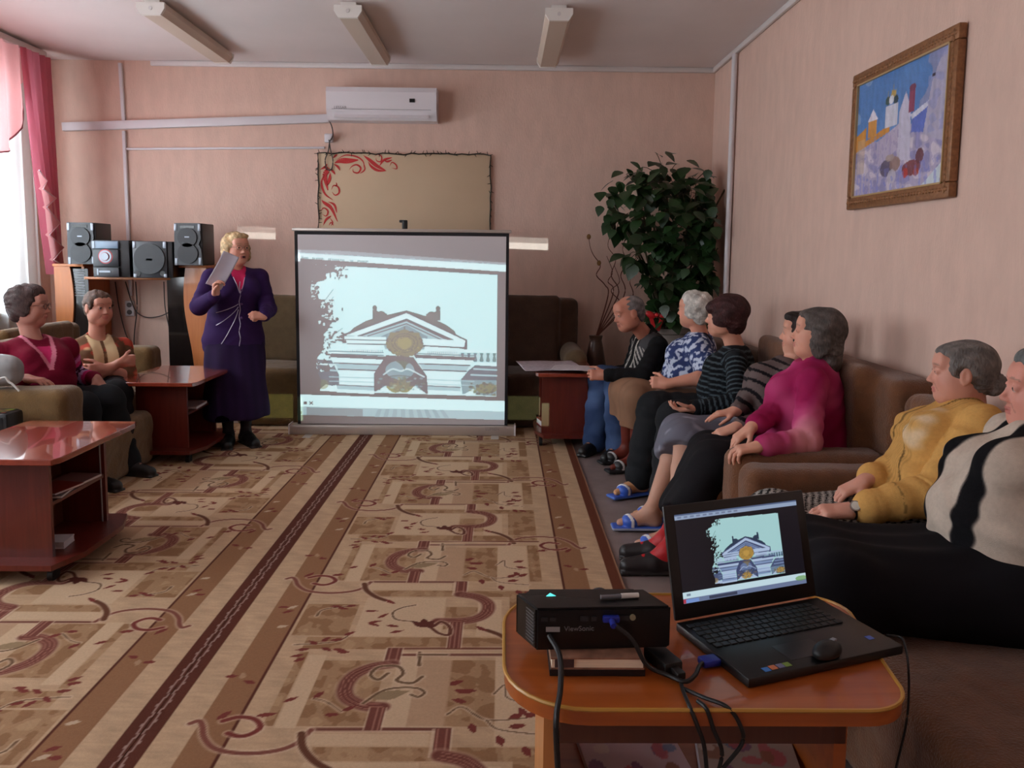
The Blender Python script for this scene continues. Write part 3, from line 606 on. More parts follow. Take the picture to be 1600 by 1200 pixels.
M_scr = bpy.data.materials.new('projected_picture_glow'); M_scr.use_nodes = True; nt = M_scr.node_tree; b = nt.nodes['Principled BSDF']; b.inputs['Base Color'].default_value = (.62, .60, .62, 1); b.inputs['Roughness'].default_value = .8
_a = nt.nodes.new('ShaderNodeAttribute'); _a.attribute_name = 'col'; nt.links.new(_a.outputs['Color'], b.inputs['Emission Color']); b.inputs['Emission Strength'].default_value = 1.0  # fabric itself glows with the picture, in place of the projector's light
sf = sheet('screen_fabric', xs, ys2, lambda A, Bq: np.stack([x0+A*(x1-x0), A*0-.0025, z0+Bq*(z1-z0)], -1), em, M_scr, None); sf.parent = ts
# ---------------------------------------------------------------- picture on the right wall
ya, yb2, z1_, z2_ = [], [], [], []
for q in ((1332, 117), (1322, 329)): v = at_x(*q, XR-.04); ya.append(v[1]); z1_.append(v[2])
for q in ((1496, 38), (1484, 307)): v = at_x(*q, XR-.04); yb2.append(v[1]); z2_.append(v[2])
yA, yB_ = sum(ya)/2, sum(yb2)/2; zT, zB = (z1_[0]+z2_[0])/2, (z1_[1]+z2_[1])/2; pw, ph = yA-yB_, zT-zB
t = tag(empty('framed_painting', (XR, (yA+yB_)/2, (zT+zB)/2)), 'framed winter painting of white church towers and a sleigh on right wall', 'painting')
fw = .062; fr = MB()
for c, d in (((-.022, 0, ph/2-fw/2), (.036, pw, fw)), ((-.022, 0, -ph/2+fw/2), (.036, pw, fw)), ((-.022, pw/2-fw/2, 0), (.036, fw, ph-2*fw)), ((-.022, -pw/2+fw/2, 0), (.036, fw, ph-2*fw))): fr.box(c, d, bevel=.008)
for s in (-1, 1):
    for i in range(38):
        f = -pw/2+.02+(pw-.04)*i/37; fr.ball((-.040, f, s*(ph/2-fw*.55)), .011, (.5, 1.2, .8), 8)
    for i in range(26):
        f = -ph/2+.03+(ph-.06)*i/25; fr.ball((-.040, s*(pw/2-fw*.55), f), .011, (.5, .8, 1.2), 8)
fr.build('frame', mat('bronze_frame', (140, 96, 62), .45, metal=.25, mott=.25, mscale=60), t)
li = MB(); gi = pw/2-fw; gz = ph/2-fw
for c, d in (((-.036, 0, gz), (.012, 2*gi, .008)), ((-.036, 0, -gz), (.012, 2*gi, .008)), ((-.036, gi, 0), (.012, .008, 2*gz)), ((-.036, -gi, 0), (.012, .008, 2*gz))): li.box(c, d)
li.build('gilt_slip', mat('gilt', (196, 166, 120), .35, metal=.4), t)
xs = np.linspace(0, 1, 170); ys2 = np.linspace(0, 1, 130); S, T_ = np.meshgrid(xs, ys2, indexing='ij'); T_ = 1-T_   # S left..right as seen, T top..bottom
P = Paint(S, T_, (84, 130, 190)); n1 = noise2(S, T_, 14, 5); n2 = noise2(S, T_, 40, 6); n3 = noise2(S*1.5, T_, 90, 7)
P.put(n1*.5+.3, (120, 165, 220), .5); P.put((S < .2) & (T_ < .35) & (n1 > 0), (170, 190, 215), .6); P.put((S > .8-.2*(T_)) & (n1+.5 > .2-T_), (150, 150, 185), .8)
P.put(T_ > .55+.08*n1, (176, 168, 196), 1); P.put((T_ > .55) & (n2 > .25), (140, 138, 186), .8); P.put((T_ > .6) & (n2 < -.3), (214, 204, 214), .8)
P.poly([(0, .46), (.13, .40), (.13, .52), (.42, .44), (.42, .50), (0, .60)], (206, 142, 62)); P.rect(.15, .36, .26, .50, (206, 146, 74)); P.poly([(.14, .36), (.205, .26), (.27, .36)], (220, 214, 226)); P.rect(0.02, .5, .12, .8, (196, 172, 150), .5)
P.rect(.36, .28, .50, .46, (206, 208, 222)); 
for x, y, c in ((.38, .24, (60, 84, 80)), (.44, .20, (190, 160, 90)), (.47, .25, (50, 74, 84)), (.42, .24, (216, 220, 230))): P.dot(x, y, .028, .035, c); P.line([(x, y-.03), (x, y-.08)], .006, (170, 160, 120))
P.poly([(.52, .75), (.52, .36), (.58, .22), (.64, .36), (.66, .78)], (198, 194, 214)); P.rect(.62, .22, .68, .40, (140, 70, 96)); P.dot(.65, .21, .035, .03, (120, 66, 90)); P.poly([(.66, .42), (.86, .36), (.86, .60), (.66, .56)], (96, 116, 196)); P.poly([(.64, .42), (.86, .34), (.86, .38), (.66, .46)], (210, 212, 228))
P.poly([(.78, .6), (.84, .22), (.92, .05), (1, 0), (1, .7), (.9, .66)], (176, 172, 196)); P.put((S > .8) & (n2 > .1) & (T_ < .6), (146, 150, 196), .6); P.rect(.835, .165, .865, .19, (50, 40, 60))
P.poly([(.27, .56), (.52, .46), (.52, .66), (.30, .78)], (186, 176, 200)); P.put((S > .2) & (S < .55) & (T_ > .5) & (T_ < .75) & (n3 > .2), (140, 130, 170), .5)
for x, y, rx, ry, c in ((.40, .80, .07, .07, (84, 74, 96)), (.50, .78, .06, .06, (150, 120, 110)), (.47, .88, .05, .06, (190, 184, 196)), (.68, .84, .10, .06, (120, 56, 62)), (.76, .76, .04, .06, (96, 50, 60)), (.62, .87, .03, .04, (190, 60, 50)), (.73, .88, .03, .03, (180, 70, 50)), (.44, .72, .05, .03, (170, 150, 140))): P.dot(x, y, rx, ry, c, .85)
P.poly([(.78, 1.0), (1, .82), (1, 1)], (206, 218, 226)); P.put((T_ > .8) & (n3 > .35), (110, 118, 190), .5); P.c *= (1+.05*n3[..., None])
sheet('canvas', xs, ys2, lambda A, Bq: np.stack([A*0-.030, gi-A*2*gi, -gz+Bq*2*gz], -1), P.c[:, ::1], mat('oil_paint', attr='col', rough=.45, bump=.3, bscale=90), None).parent = t
# ================================================================ curtains on the left wall
def curtain(name, y0, y1, ztop, zbot, x, folds, amp, m, parent=None, zb=None, yfun=None, seed=0, nz=60, ny=260):
    ys = np.linspace(0, 1, ny); ts = np.linspace(0, 1, nz); r = np.random.RandomState(seed); ph = r.rand(4)*6
    def P(A, T):
        zl = zbot(A) if callable(zbot) else zbot; z = ztop+(zl-ztop)*T; lo, hi = (yfun(T) if yfun else (y0, y1)); y = lo+(hi-lo)*A
        w = np.sin(A*folds*2*PI+ph[0]+.6*np.sin(A*9+ph[1]))+.35*np.sin(A*folds*4.3*PI+ph[2]+T*1.5); return np.stack([x+amp*w*(.55+.45*T), y+amp*.3*np.cos(A*folds*2*PI+ph[3]), z+0*A], -1)
    return sheet(name, ys, ts, P, None, m, parent)
def cloth_mat(name, rgb, tr, tp=0.0, rough=.9):
    m = bpy.data.materials.new(name); m.use_nodes = True; nt = m.node_tree; nt.nodes.clear(); N = nt.nodes; L = nt.links
    o = N.new('ShaderNodeOutputMaterial'); d = N.new('ShaderNodeBsdfDiffuse'); t = N.new('ShaderNodeBsdfTranslucent'); p = N.new('ShaderNodeBsdfTransparent'); a = N.new('ShaderNodeMixShader'); b = N.new('ShaderNodeMixShader')
    tc = N.new('ShaderNodeTexCoord'); nz = N.new('ShaderNodeTexNoise'); nz.inputs['Scale'].default_value = 240; L.new(tc.outputs['Object'], nz.inputs['Vector'])
    mx = N.new('ShaderNodeMix'); mx.data_type = 'RGBA'; c = lin(rgb); mx.inputs[6].default_value = (*c, 1); mx.inputs[7].default_value = (c[0]*.9, c[1]*.9, c[2]*.9, 1); L.new(nz.outputs[0], mx.inputs[0])
    L.new(mx.outputs[2], d.inputs[0]); L.new(mx.outputs[2], t.inputs[0]); a.inputs[0].default_value = tr; L.new(d.outputs[0], a.inputs[1]); L.new(t.outputs[0], a.inputs[2])
    b.inputs[0].default_value = tp; L.new(a.outputs[0], b.inputs[1]); L.new(p.outputs[0], b.inputs[2]); L.new(b.outputs[0], o.inputs[0]); return m
M_sheer = cloth_mat('sheer_white', (240, 244, 244), .75, .12); M_pink = cloth_mat('pink_voile', (218, 132, 150), .62, .05); M_pinkl = cloth_mat('pink_swag', (232, 170, 170), .45, .08); M_fringe = mat('pink_fringe', (150, 84, 92), .8)
t = tag(empty('window_curtain', (-3.8, 5.3, 0)), 'white sheer curtain under a pink swag at the left window', 'curtain')
curtain('sheer_panel', 4.05, 6.66, 2.93, .04, -3.83, 17, .035, M_sheer, t, seed=2)
swag_bot = lambda A: 2.93-.80-.22*np.abs(np.sin(A*PI*2.0+.35))+.30*(A > .985)
sw = curtain('swag', 4.05, 6.47, 2.93, lambda A: 2.93-.78-.10*np.sin(A*PI*3.0+.9)+.45*np.clip((A-.90)/.10, 0, 1)**1.3, -3.74, 12, .035, M_pinkl, t, seed=4)
A_ = np.linspace(0, 1, 120); zf = 2.93-.78-.10*np.sin(A_*PI*3.0+.9)+.45*np.clip((A_-.90)/.10, 0, 1)**1.3; fr = MB()
_v = np.array([v.co[:] for v in sw.data.vertices]).reshape(260, 60, 3)[:, -1]; fr.tube([Vector(v) for v in _v[::3]], .007, 6); o = fr.build('fringe', M_fringe); attach(o, t)
curtain('side_drape', 6.2, 6.72, 2.93, 1.18, -3.72, 4.5, .04, M_pink, t, yfun=lambda T: (6.38+.24*T**1.2, 6.77+0*T), seed=7)
# zig-zag cascade along the drape edge
m = MB()
zz = [(6.36, 2.0), (6.50, 1.93), (6.40, 1.86), (6.62, 1.80), (6.44, 1.72), (6.66, 1.60), (6.46, 1.50), (6.70, 1.40), (6.50, 1.30), (6.72, 1.24)]
for i in range(len(zz)-2):
    a, b, c = zz[i], zz[i+1], zz[i+2]; vs = [m.bm.verts.new((-3.66-.02*(i % 2), y, z)) for y, z in ((a[0]+.06, a[1]), (b[0]+.06, b[1]), (c[0]+.06, c[1]))]; m.bm.faces.new(vs)
o = m.build('cascade', M_pinkl); attach(o, t)
m = MB(); m.tube([Vector((-3.645-.02*(i % 2), y+.06, z)) for i, (y, z) in enumerate(zz)], .006, 6); o = m.build('cascade_edging', mat('silver_edging', (220, 190, 196), .5)); attach(o, t)
o = MB().box((-3.78, 5.35, 2.955), (.12, 2.8, .05), bevel=.01).build('curtain_rail', M_white); attach(o, t)
# ================================================================ stereo unit
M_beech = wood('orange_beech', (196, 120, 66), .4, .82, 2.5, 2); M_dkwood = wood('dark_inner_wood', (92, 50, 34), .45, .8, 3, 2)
M_dglass = mat('smoked_glass', (26, 22, 22), .08, spec=.8)
YU = 6.62; u = tag(empty('wall_unit', (-3.1, YU+.22, 0)), 'orange wood stereo unit with wavy tower fronts and open middle shelf', 'shelf unit')
UX = lambda px, y=413: at(px, y, YU)[0]+3.1
zt_ = at(200, 413, YU)[2]; zs_ = at(200, 433, YU)[2]
def wavy(x_flat, x_wave, amp, z0, z1):     # front panel whose inner edge waves
    n = 24; pts = [(x_flat, z0), (x_flat, z1)]
    for i in range(n+1): f = i/n; pts.append((x_wave+amp*math.sin(f*2*PI*.95+.4), z1+(z0-z1)*f))
    return pts
for side, (xa, xb, wave) in enumerate(((UX(84), UX(129), UX(106)), (UX(264), UX(322), UX(292)))):
    MB().box(((xa+xb)/2, .0, zt_-.012), (xb-xa+.02, .46, .024), bevel=.006).build('tower_top', M_beech, u)
    m = MB()
    for x in (xa+.01, xb-.01): m.box((x, .01, (zt_-.024)/2), (.02, .42, zt_-.024))
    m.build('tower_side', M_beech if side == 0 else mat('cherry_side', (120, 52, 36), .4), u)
    m = MB()
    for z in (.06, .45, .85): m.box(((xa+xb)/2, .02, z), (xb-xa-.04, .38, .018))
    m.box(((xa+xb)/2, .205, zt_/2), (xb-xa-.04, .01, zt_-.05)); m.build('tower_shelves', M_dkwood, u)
    m = MB(); flat = xa if side == 0 else xb; m.prism(wavy(flat, wave, .035 if side == 0 else -.035, .02, zt_-.024), -.222, -.204, 'y'); m.build('wavy_front', M_beech, u)
    MB().box(((wave+(xb if side == 0 else xa))/2, -.198, zt_/2-.01), (abs((xb if side == 0 else xa)-wave)+.06, .006, zt_-.06)).build('glass_door', M_dglass, u, smooth=False)
m = MB(); gx = (UX(106)+UX(129))/2+.015
for k in range(11): m.box((gx+.004, -.2035, zt_-.05-k*.021), (.085, .004, .009))
m.build('disc_rack', mat('disc_grey', (120, 122, 128), .4), u)
MB().box(((UX(129)+UX(264))/2, .0, zs_-.011), (UX(264)-UX(129), .42, .022), bevel=.005).build('middle_shelf', M_beech, u)
# things behind the left tower's glass are only dim; stereo set on top
M_spk = mat('speaker_black', (26, 26, 30), .4); M_cone = mat('speaker_cone', (24, 26, 33), .4); M_sil = mat('speaker_silver', (140, 146, 156), .35, metal=.4)
def disc(m, x, z, r, y=0.0, d=.012, n=32): m.lathe([(r*.12, -.010), (r*.3, -.004), (r*.8, -.022), (r*.88, -.002), (r, .002), (r, d)], (x, y, z), n, rot=Matrix.Rotation(PI/2, 3, 'X')); return m
def speaker(x, z, w, h, label):
    t = tag(empty('bookshelf_speaker', (x, 6.66, z)), label, 'speaker', 'stereo speakers')
    MB().box((0, 0, h/2), (w, .26, h), bevel=.008).build('cabinet', M_spk, t)
    m = MB(); m.prism([(-w*.5, .0), (-w*.46, h), (w*.42, h), (w*.46, h*.62), (w*.38, h*.5), (w*.46, h*.38), (w*.5, .0)], -.15, -.13, 'y'); m.build('front_panel', mat('panel_grey', (46, 48, 54), .35), t)
    for zz_, r in ((h*.66, w*.34), (h*.28, w*.36)): disc(MB(), 0, zz_, r, -.152).build('cone', M_cone, t)
    for sx, z in ((-1, .90), (1, .90), (1, .10), (-1, .08)): MB().box((sx*w*.42, -.151, h*z), (w*.10, .006, h*.17), bevel=.003).build('silver_corner', M_sil, t)
    MB().box((0, -.152, h*.91), (w*.5, .006, h*.06)).build('tweeter', mat('gloss_black', (12, 12, 14), .15), t)
    MB().box((-.0, -.166, h*.67), (w*.16, .004, .010)).build('badge', M_sil, t)
a, b = at(106, 412, 6.53), at(147, 348, 6.53); speaker((a[0]+b[0])/2+.01, zt_, b[0]-a[0], b[2]-zt_, 'black two-cone speaker on the left tower beside pink curtain')
a, b = at(274, 412, 6.53), at(316, 349, 6.53); speaker((a[0]+b[0])/2, zt_, b[0]-a[0], b[2]-zt_, 'black two-cone speaker on the right tower beside the standing woman')
a, b = at(146, 433, 6.48), at(184, 375, 6.48); w = b[0]-a[0]; h = b[2]-zs_; t = tag(empty('hifi_system', ((a[0]+b[0])/2, 6.66, zs_)), 'mini stereo with round red-ringed dial on the middle shelf', 'stereo system')
MB().box((.03, .0, h/2), (w+.09, .30, h-.004), bevel=.006).build('cabinet', M_spk, t)
MB().box((0, -.165, h*.87), (w, .03, h*.20), bevel=.006).build('display', mat('display_blue', (120, 140, 160), .2), t); MB().box((0, -.165, h*.52), (w, .03, h*.46), bevel=.006).build('control_panel', mat('panel_dark', (40, 42, 48), .3), t)
MB().box((0, -.165, h*.14), (w, .03, h*.26), bevel=.006).build('disc_drawer', mat('panel_grey', (46, 48, 54), .35), t)
for r, mm, y in ((.058, mat('ring_red', (176, 40, 50), .4), -.182), (.050, M_sil, -.186), (.034, mat('ring_red', (176, 40, 50), .4), -.190), (.030, M_sil, -.196)):
    MB().cyl((0, y, h*.56), (0, y+.014, h*.56), r, n=32).build('dial', mm, t)
MB().box((-w*.45, -.182, h*.87), (w*.10, .005, h*.19)).build('silver_edge', M_sil, t); MB().box((-.01, -.182, h*.16), (.09, .004, .014)).build('lettering', M_sil, t); MB().box((-.065, -.182, h*.15), (.012, .006, .05)).build('button_strip', M_sil, t)
a, b = at(206, 433, 6.46), at(258, 377, 6.46); w = b[0]-a[0]; h = b[2]-zs_; t = tag(empty('subwoofer', ((a[0]+b[0])/2, 6.66, zs_)), 'wide black subwoofer with one big round cone on middle shelf', 'speaker')
MB().box((.02, 0, h/2), (w+.04, .32, h-.004), bevel=.008).build('cabinet', M_spk, t); MB().box((0, -.165, h/2), (w, .02, h), bevel=.006).build('front_panel', mat('panel_grey', (46, 48, 54), .35), t)
for sx in (-1, 1):
    MB().box((sx*w*.44, -.176, h*.90), (w*.09, .006, h*.18), bevel=.003).build('silver_corner', M_sil, t); MB().box((sx*w*.44, -.176, h*.06), (w*.09, .006, h*.10), bevel=.003).build('silver_corner', M_sil, t)
disc(MB(), 0, h*.52, h*.42, -.178).build('cone', M_cone, t); MB().ball((0, -.172, h*.52), .03, (1, .4, 1)).build('dust_cap', M_cone, t); MB().box((0, -.188, h*.50), (.05, .004, .016)).build('badge', M_sil, t); MB().box((0, -.188, h*.64), (.04, .003, .05)).build('yellow_mark', mat('yellow_mark', (150, 130, 50), .5), t)
for s in (-1, 1): MB().cyl((s*w*.36, -.178, h*.12), (s*w*.36, -.174, h*.12), .022, n=20).build('port', mat('gloss_black', (12, 12, 14)), t)
a = at(203, 482, YB-.02); t = tag(empty('wall_socket', (a[0], YB, a[2])), 'white double wall socket below the stereo shelf', 'socket')
MB().box((0, -.015, 0), (.08, .03, .135), bevel=.008).build('cover', M_plastic, t)
for z in (-.032, .032): MB().cyl((0, -.03, z), (0, -.033, z), .022, n=20).build('outlet', mat('socket_dark', (90, 84, 84), .5), t)
for i, (pts, lb) in enumerate((([(196, 440), (205, 470), (214, 488), (230, 496), (250, 494), (268, 486)], 'grey cord sagging right from the double socket under stereo shelf'), ([(180, 440), (186, 480), (196, 520), (206, 538)], 'thin cord hanging left of the double wall socket'),
        ([(212, 440), (214, 480), (210, 520), (209, 542)], 'dark cord hanging straight down past double wall socket'), ([(256, 440), (258, 480), (266, 520), (270, 545)], 'thin cord hanging near the right tower of stereo unit'))):
    cable('socket_wire', [B(x, y, .04) for x, y in pts], .005, M_cable, lb)
# ================================================================ dark coffee tables on castors
M_cherry = wood('cherry_top', (150, 64, 44), .20, .82, 2, 1, coat=1.0); M_mahog = wood('mahogany_panel', (104, 36, 26), .35, .7, 3, 2)
def coffee_table(x, y, rz, label, w=.54, L=.74):
    t = tag(empty('coffee_table', (x, y, 0), rz), label, 'coffee table', 'dark coffee tables on castors')
    def oct_(w, L, c): return [(-w/2+c*.35, -L/2), (w/2-c*.35, -L/2), (w/2, -L/2+c), (w/2, L/2-c), (w/2-c*.35, L/2), (-w/2+c*.35, L/2), (-w/2, L/2-c), (-w/2, -L/2+c)]
    m = MB(); m.prism(oct_(w, L, .05), .525, .55, 'z'); bmesh.ops.bevel(m.bm, geom=m.bm.edges[:], offset=.003, segments=1, affect='EDGES'); m.build('table_top', M_cherry, t)
    m = MB(); m.prism(oct_(w*.98, L*.9, .16), .075, .098, 'z'); m.build('base_board', M_mahog, t)
    for s in (-1, 1): MB().box((0, s*(L/2-.14), .311), (.33, .02, .427)).build('end_panel', M_mahog, t, smooth=False)
    MB().box((-.05, 0, .311), (.018, L-.30, .427)).build('spine_panel', M_dkwood, t, smooth=False); MB().box((.06, 0, .32), (.20, L-.30, .016)).build('shelf', M_mahog, t, smooth=False)
    for sx in (-1, 1):
        for sy in (-1, 1):
            k = MB(); k.cyl((sx*.17-.012, sy*(L/2-.12), .030), (sx*.17+.012, sy*(L/2-.12), .030), .030, n=18); k.cyl((sx*.17, sy*(L/2-.12), .05), (sx*.17, sy*(L/2-.12), .075), .012, n=10); k.build('castor', mat('castor_black', (20, 18, 18), .5), t)
    return t
CT1 = coffee_table(-2.04, 3.50, 0, 'dark cherry coffee table at the left picture edge, nearest the camera'); CT2 = coffee_table(-2.215, 5.42, 0, 'dark cherry coffee table in front of the woman in patterned blouse', L=.78)
CT3 = coffee_table(.455, 5.93, 0, 'reddish coffee table by the seated man, covered with newspapers', w=.43, L=.72)
M_mag = [mat('magazine_a', (150, 120, 120), .35), mat('magazine_b', (60, 56, 66), .3), mat('paper_white', (206, 200, 206), .6), mat('magazine_c', (150, 60, 50), .3)]
def mag(x, y, z, rz, w, l, h, m, label, tilt=0.0, cat='magazine', group='magazines on the shelf of the near dark table'):
    t = tag(empty('magazine', (x, y, z), rz), label, cat, group); t.rotation_euler.x = tilt
    MB().box((0, 0, h/2), (w, l, h*.7)).build('pages', M_mag[2], t, smooth=False); MB().box((0, 0, h*.93), (w+.003, l+.003, h*.14)).build('cover', m, t, smooth=False); MB().box((0, 0, h*.07), (w+.003, l+.003, h*.14)).build('back_cover', m, t, smooth=False); return t
for i, (dy, rz, mm, lb) in enumerate(((-.09, .15, 1, 'dark magazine lying flat on the near dark table shelf'), (.10, -.1, 0, 'greyish pink magazine further back on the near dark table shelf'))):
    mag(CT1.location.x+.085, CT1.location.y+dy, .329, rz, .15, .18, .012, M_mag[mm], lb)
mag(CT1.location.x+.095, CT1.location.y-.07, .3415, -.2, .14, .17, .010, M_mag[3], 'red-covered magazine on top of the dark one, near table shelf')
mag(CT1.location.x+.09, CT1.location.y-.10, .099, .1, .13, .10, .03, M_mag[2], 'pale booklet on base board of the near dark table', group=None)
mag(CT2.location.x+.09, CT2.location.y-.02, .329, .05, .16, .22, .02, M_mag[0], 'pale magazine on the shelf of the far left table', group=None)
mag(CT3.location.x-.12, CT3.location.y+.02, .099, .2, .10, .16, .05, M_mag[3], 'red and white booklet low inside the reddish table', group=None)
o = MB().cyl((0, 0, 0), (0, 0, .424), .004, n=8).build('rod_upright', M_sil); o.parent = CT1; o.location = (.15, .21, .1); o.name = 'support_rod'
# newspapers on the far right table
def paper(cx, cy, z, w, l, rz, label, seed, m):
    xs = np.linspace(-.5, .5, 40); ys_ = np.linspace(-.5, .5, 40); c, s = math.cos(rz), math.sin(rz)
    def P(A, Bq):
        q = np.stack([A.ravel()*9, Bq.ravel()*9, 0*A.ravel()], 1); h = (wob(q, 1.0, seed).reshape(A.shape)*.5+.8)*.008; X = A*w; Y = Bq*l; return np.stack([X*c-Y*s, X*s+Y*c, h], -1)
    o = sheet('newspaper', xs, ys_, P, None, m); o.location = (cx, cy, z); md = o.modifiers.new('thickness', 'SOLIDIFY'); md.thickness = .003; md.offset = -1; return tag(o, label, 'newspaper')
M_news = mat('newsprint', (176, 164, 172), .8, mott=.22, mscale=45)
paper(CT3.location.x-.10, CT3.location.y-.02, .556, .44, .50, .12, 'crumpled grey newspaper spread on the reddish table, overhanging its left edge', 3, M_news)
paper(CT3.location.x+.06, CT3.location.y-.24, .572, .30, .26, -.2, 'folded pale newspaper in front of crumpled one, held by the seated man', 9, mat('newsprint_pale', (198, 190, 194), .8, mott=.12, mscale=60))
# ================================================================ plush covered armchairs and sofas
def rotA(rz): c, s = math.cos(rz), math.sin(rz); return np.array([[c, s, 0], [-s, c, 0], [0, 0, 1.]])   # rows = local axes
def plush(name, label, cat, loc, rz, w, d, m, back_h=.92, seat_h=.42, arm_h=.60, arm_w=.2, arms=(1, 1), group=None, res=.012, back_t=.2, amp=.004, marm=None, mback=None, roll=.0):
    t = tag(empty(name, (loc[0], loc[1], 0), rz), label, cat, group); A = rotA(rz)
    def Wd(p): return np.array([loc[0], loc[1], 0])+A.T@np.array(p, float)
    def part(nm, boxes, mm, k=.05, sd=0, cyl=()):
        pts = []
        for c, h in boxes:
            for sx in (-1, 1):
                for sy in (-1, 1):
                    for sz in (-1, 1): pts.append(Wd((c[0]+sx*h[0], c[1]+sy*h[1], c[2]+sz*h[2])))
        for a, b, r in cyl: pts += [Wd(a)-r, Wd(a)+r, Wd(b)-r, Wd(b)+r]
        pts = np.array(pts); F = Field(pts.min(0)-.03, pts.max(0)+.03, res)
        for c, h in boxes: F.box(Wd(c), h, A, rad=min(.055, min(h)*.9), k=k)
        for a, b, r in cyl: F.cone(Wd(a), Wd(b), r, r, k=.03)
        return soft(nm, F, mm, t, amp=amp, freq=16, seed=sd, it=2, ridge=lambda V, N, I, T: .0015*wob(V, 70, sd+5))
    aw = arm_w if arms[0] else 0; bw = arm_w if arms[1] else 0; sw = w-aw-bw; cx = (aw-bw)/2
    part('seat', [((cx, -.03, .17), (sw/2, d/2-.04, .16)), ((cx, -.05, seat_h-.09), (sw/2-.005, d/2-.05, .09))], m, .02, 1)
    part('backrest', [((cx*0, d/2-back_t/2, back_h/2), (w/2-.02, back_t/2, back_h/2-.01)), ((cx, d/2-back_t-.02, (back_h+seat_h)/2), (sw/2-.01, .05, (back_h-seat_h)/2+.02))], mback or m, .05, 2)
    for i, s in enumerate((-1, 1)):
        if arms[i]:
            x = s*(w/2-arm_w/2); cy = [((x, -d/2+.08, arm_h-.07), (x, d/2-back_t, arm_h-.07), roll)] if roll else ()
            part('armrest', [((x, -back_t/2+.02, (arm_h)/2), (arm_w/2-.004, (d-back_t)/2-.01, arm_h/2-.005))], marm or m, .04, 3+i, cy)
    return t
M_pl = mat('brown_plush', (108, 66, 36), .95, sheen=.25, bump=.6, bscale=160, mott=.16, mscale=22); M_pl2 = mat('dark_brown_plush', (78, 56, 42), .95, sheen=.15, bump=.5, bscale=130, mott=.14, mscale=14)
M_must = mat('mustard_plush', (106, 78, 40), .95, sheen=.2, bump=.5, bscale=140, mott=.14, mscale=16); M_olive = mat('olive_plush', (96, 76, 50), .95, sheen=.15, bump=.5, bscale=130, mott=.12, mscale=16)
plush('armchair', 'dark brown armchair against back wall, left of the screen', 'armchair', (-1.60, 6.62), 0, 1.02, .80, M_must, back_h=1.0, seat_h=.47, arm_h=.60, arms=(0, 0), group='brown armchairs along the back wall', mback=M_olive)
plush('armchair', 'dark brown armchair against back wall, right of the screen', 'armchair', (.10, 6.62), 0, 1.14, .80, M_pl2, back_h=1.02, seat_h=.44, arm_h=.62, arm_w=.17, arms=(0, 1), group='brown armchairs along the back wall', marm=M_olive, roll=.09)

SOFA_A = plush('sofa', 'long brown plush sofa under the wall, behind woman in magenta jacket', 'sofa', (1.36, 4.08), -PI/2, 1.80, .88, M_pl, back_h=.90, seat_h=.37, arm_h=.585, arm_w=.20)
SOFA_B = plush('sofa', 'brown plush sofa nearest the camera, under woman in yellow cardigan', 'sofa', (1.36, 2.10), -PI/2, 2.14, .88, M_pl, back_h=.86, seat_h=.38, arm_h=.57, arm_w=.19, arms=(1, 0))
plush('sofa', 'brown sofa in the corner by the plant, under the seated man', 'sofa', (1.30, 5.53), -PI/2, 1.06, .86, M_pl2, back_h=.80, seat_h=.37, arm_h=.40, arms=(0, 0), res=.016)
# left side seats facing +x
plush('sofa', 'mustard brown plush sofa by window, under woman in maroon sweater', 'sofa', (-2.80, 4.64), PI/2, 1.02, 1.10, M_must, back_h=.80, seat_h=.36, arm_h=.655, arm_w=.24, arms=(1, 0), back_t=.24)
plush('armchair', 'mustard armchair by stereo unit, under woman in patterned blouse', 'armchair', (-3.05, 5.72), PI/2, 1.10, .84, M_must, back_h=.84, seat_h=.38, arm_h=.66, arm_w=.24, arms=(0, 1))
# ================================================================ big corner plant, twigs
M_leaf = mat('dark_leaf', (34, 62, 30), .4, mott=.35, mscale=7); M_stem = mat('plant_stem', (70, 60, 40), .8); M_pot = mat('clay_pot', (150, 140, 132), .6)
t = tag(empty('potted_plant', (1.38, 6.66, 0)), 'large bushy dark green houseplant standing in the right back corner', 'plant')
MB().lathe([(.12, .42), (.15, .45), (.19, .74), (.205, .75), (.205, .79), (.18, .79), (.17, .77)], (0, 0, 0), 32).build('pot', M_pot, t)
m = MB()
for dx in (-.12, .12):
    for dy in (-.12, .12): m.cyl((dx, dy, 0), (dx*.8, dy*.8, .42), .014, n=10)
m.cyl((0, 0, .39), (0, 0, .42), .16, n=28); m.build('pot_stand', mat('stand_black', (30, 26, 24), .5), t)
r = random.Random(21); st = MB(); lf = MB(); tips = []
clusters = [(-.30, -.05, 1.95, .20), (-.05, 0, 2.03, .22), (.22, .02, 1.93, .22), (-.15, 0, 1.72, .30), (.15, -.05, 1.68, .32), (.38, -.02, 1.72, .18), (-.42, 0, 1.70, .12), (.38, -.08, 1.45, .18), (.05, -.1, 1.42, .26), (-.22, -.1, 1.42, .2), (.22, -.1, 1.2, .24), (-.02, -.12, 1.15, .2), (.36, -.1, 1.25, .16), (-.52, 0, 1.86, .10), (.44, 0, 1.93, .10), (-.1, -.15, .95, .16), (.12, -.15, .92, .16), (-.12, 0, 1.1, .12)]
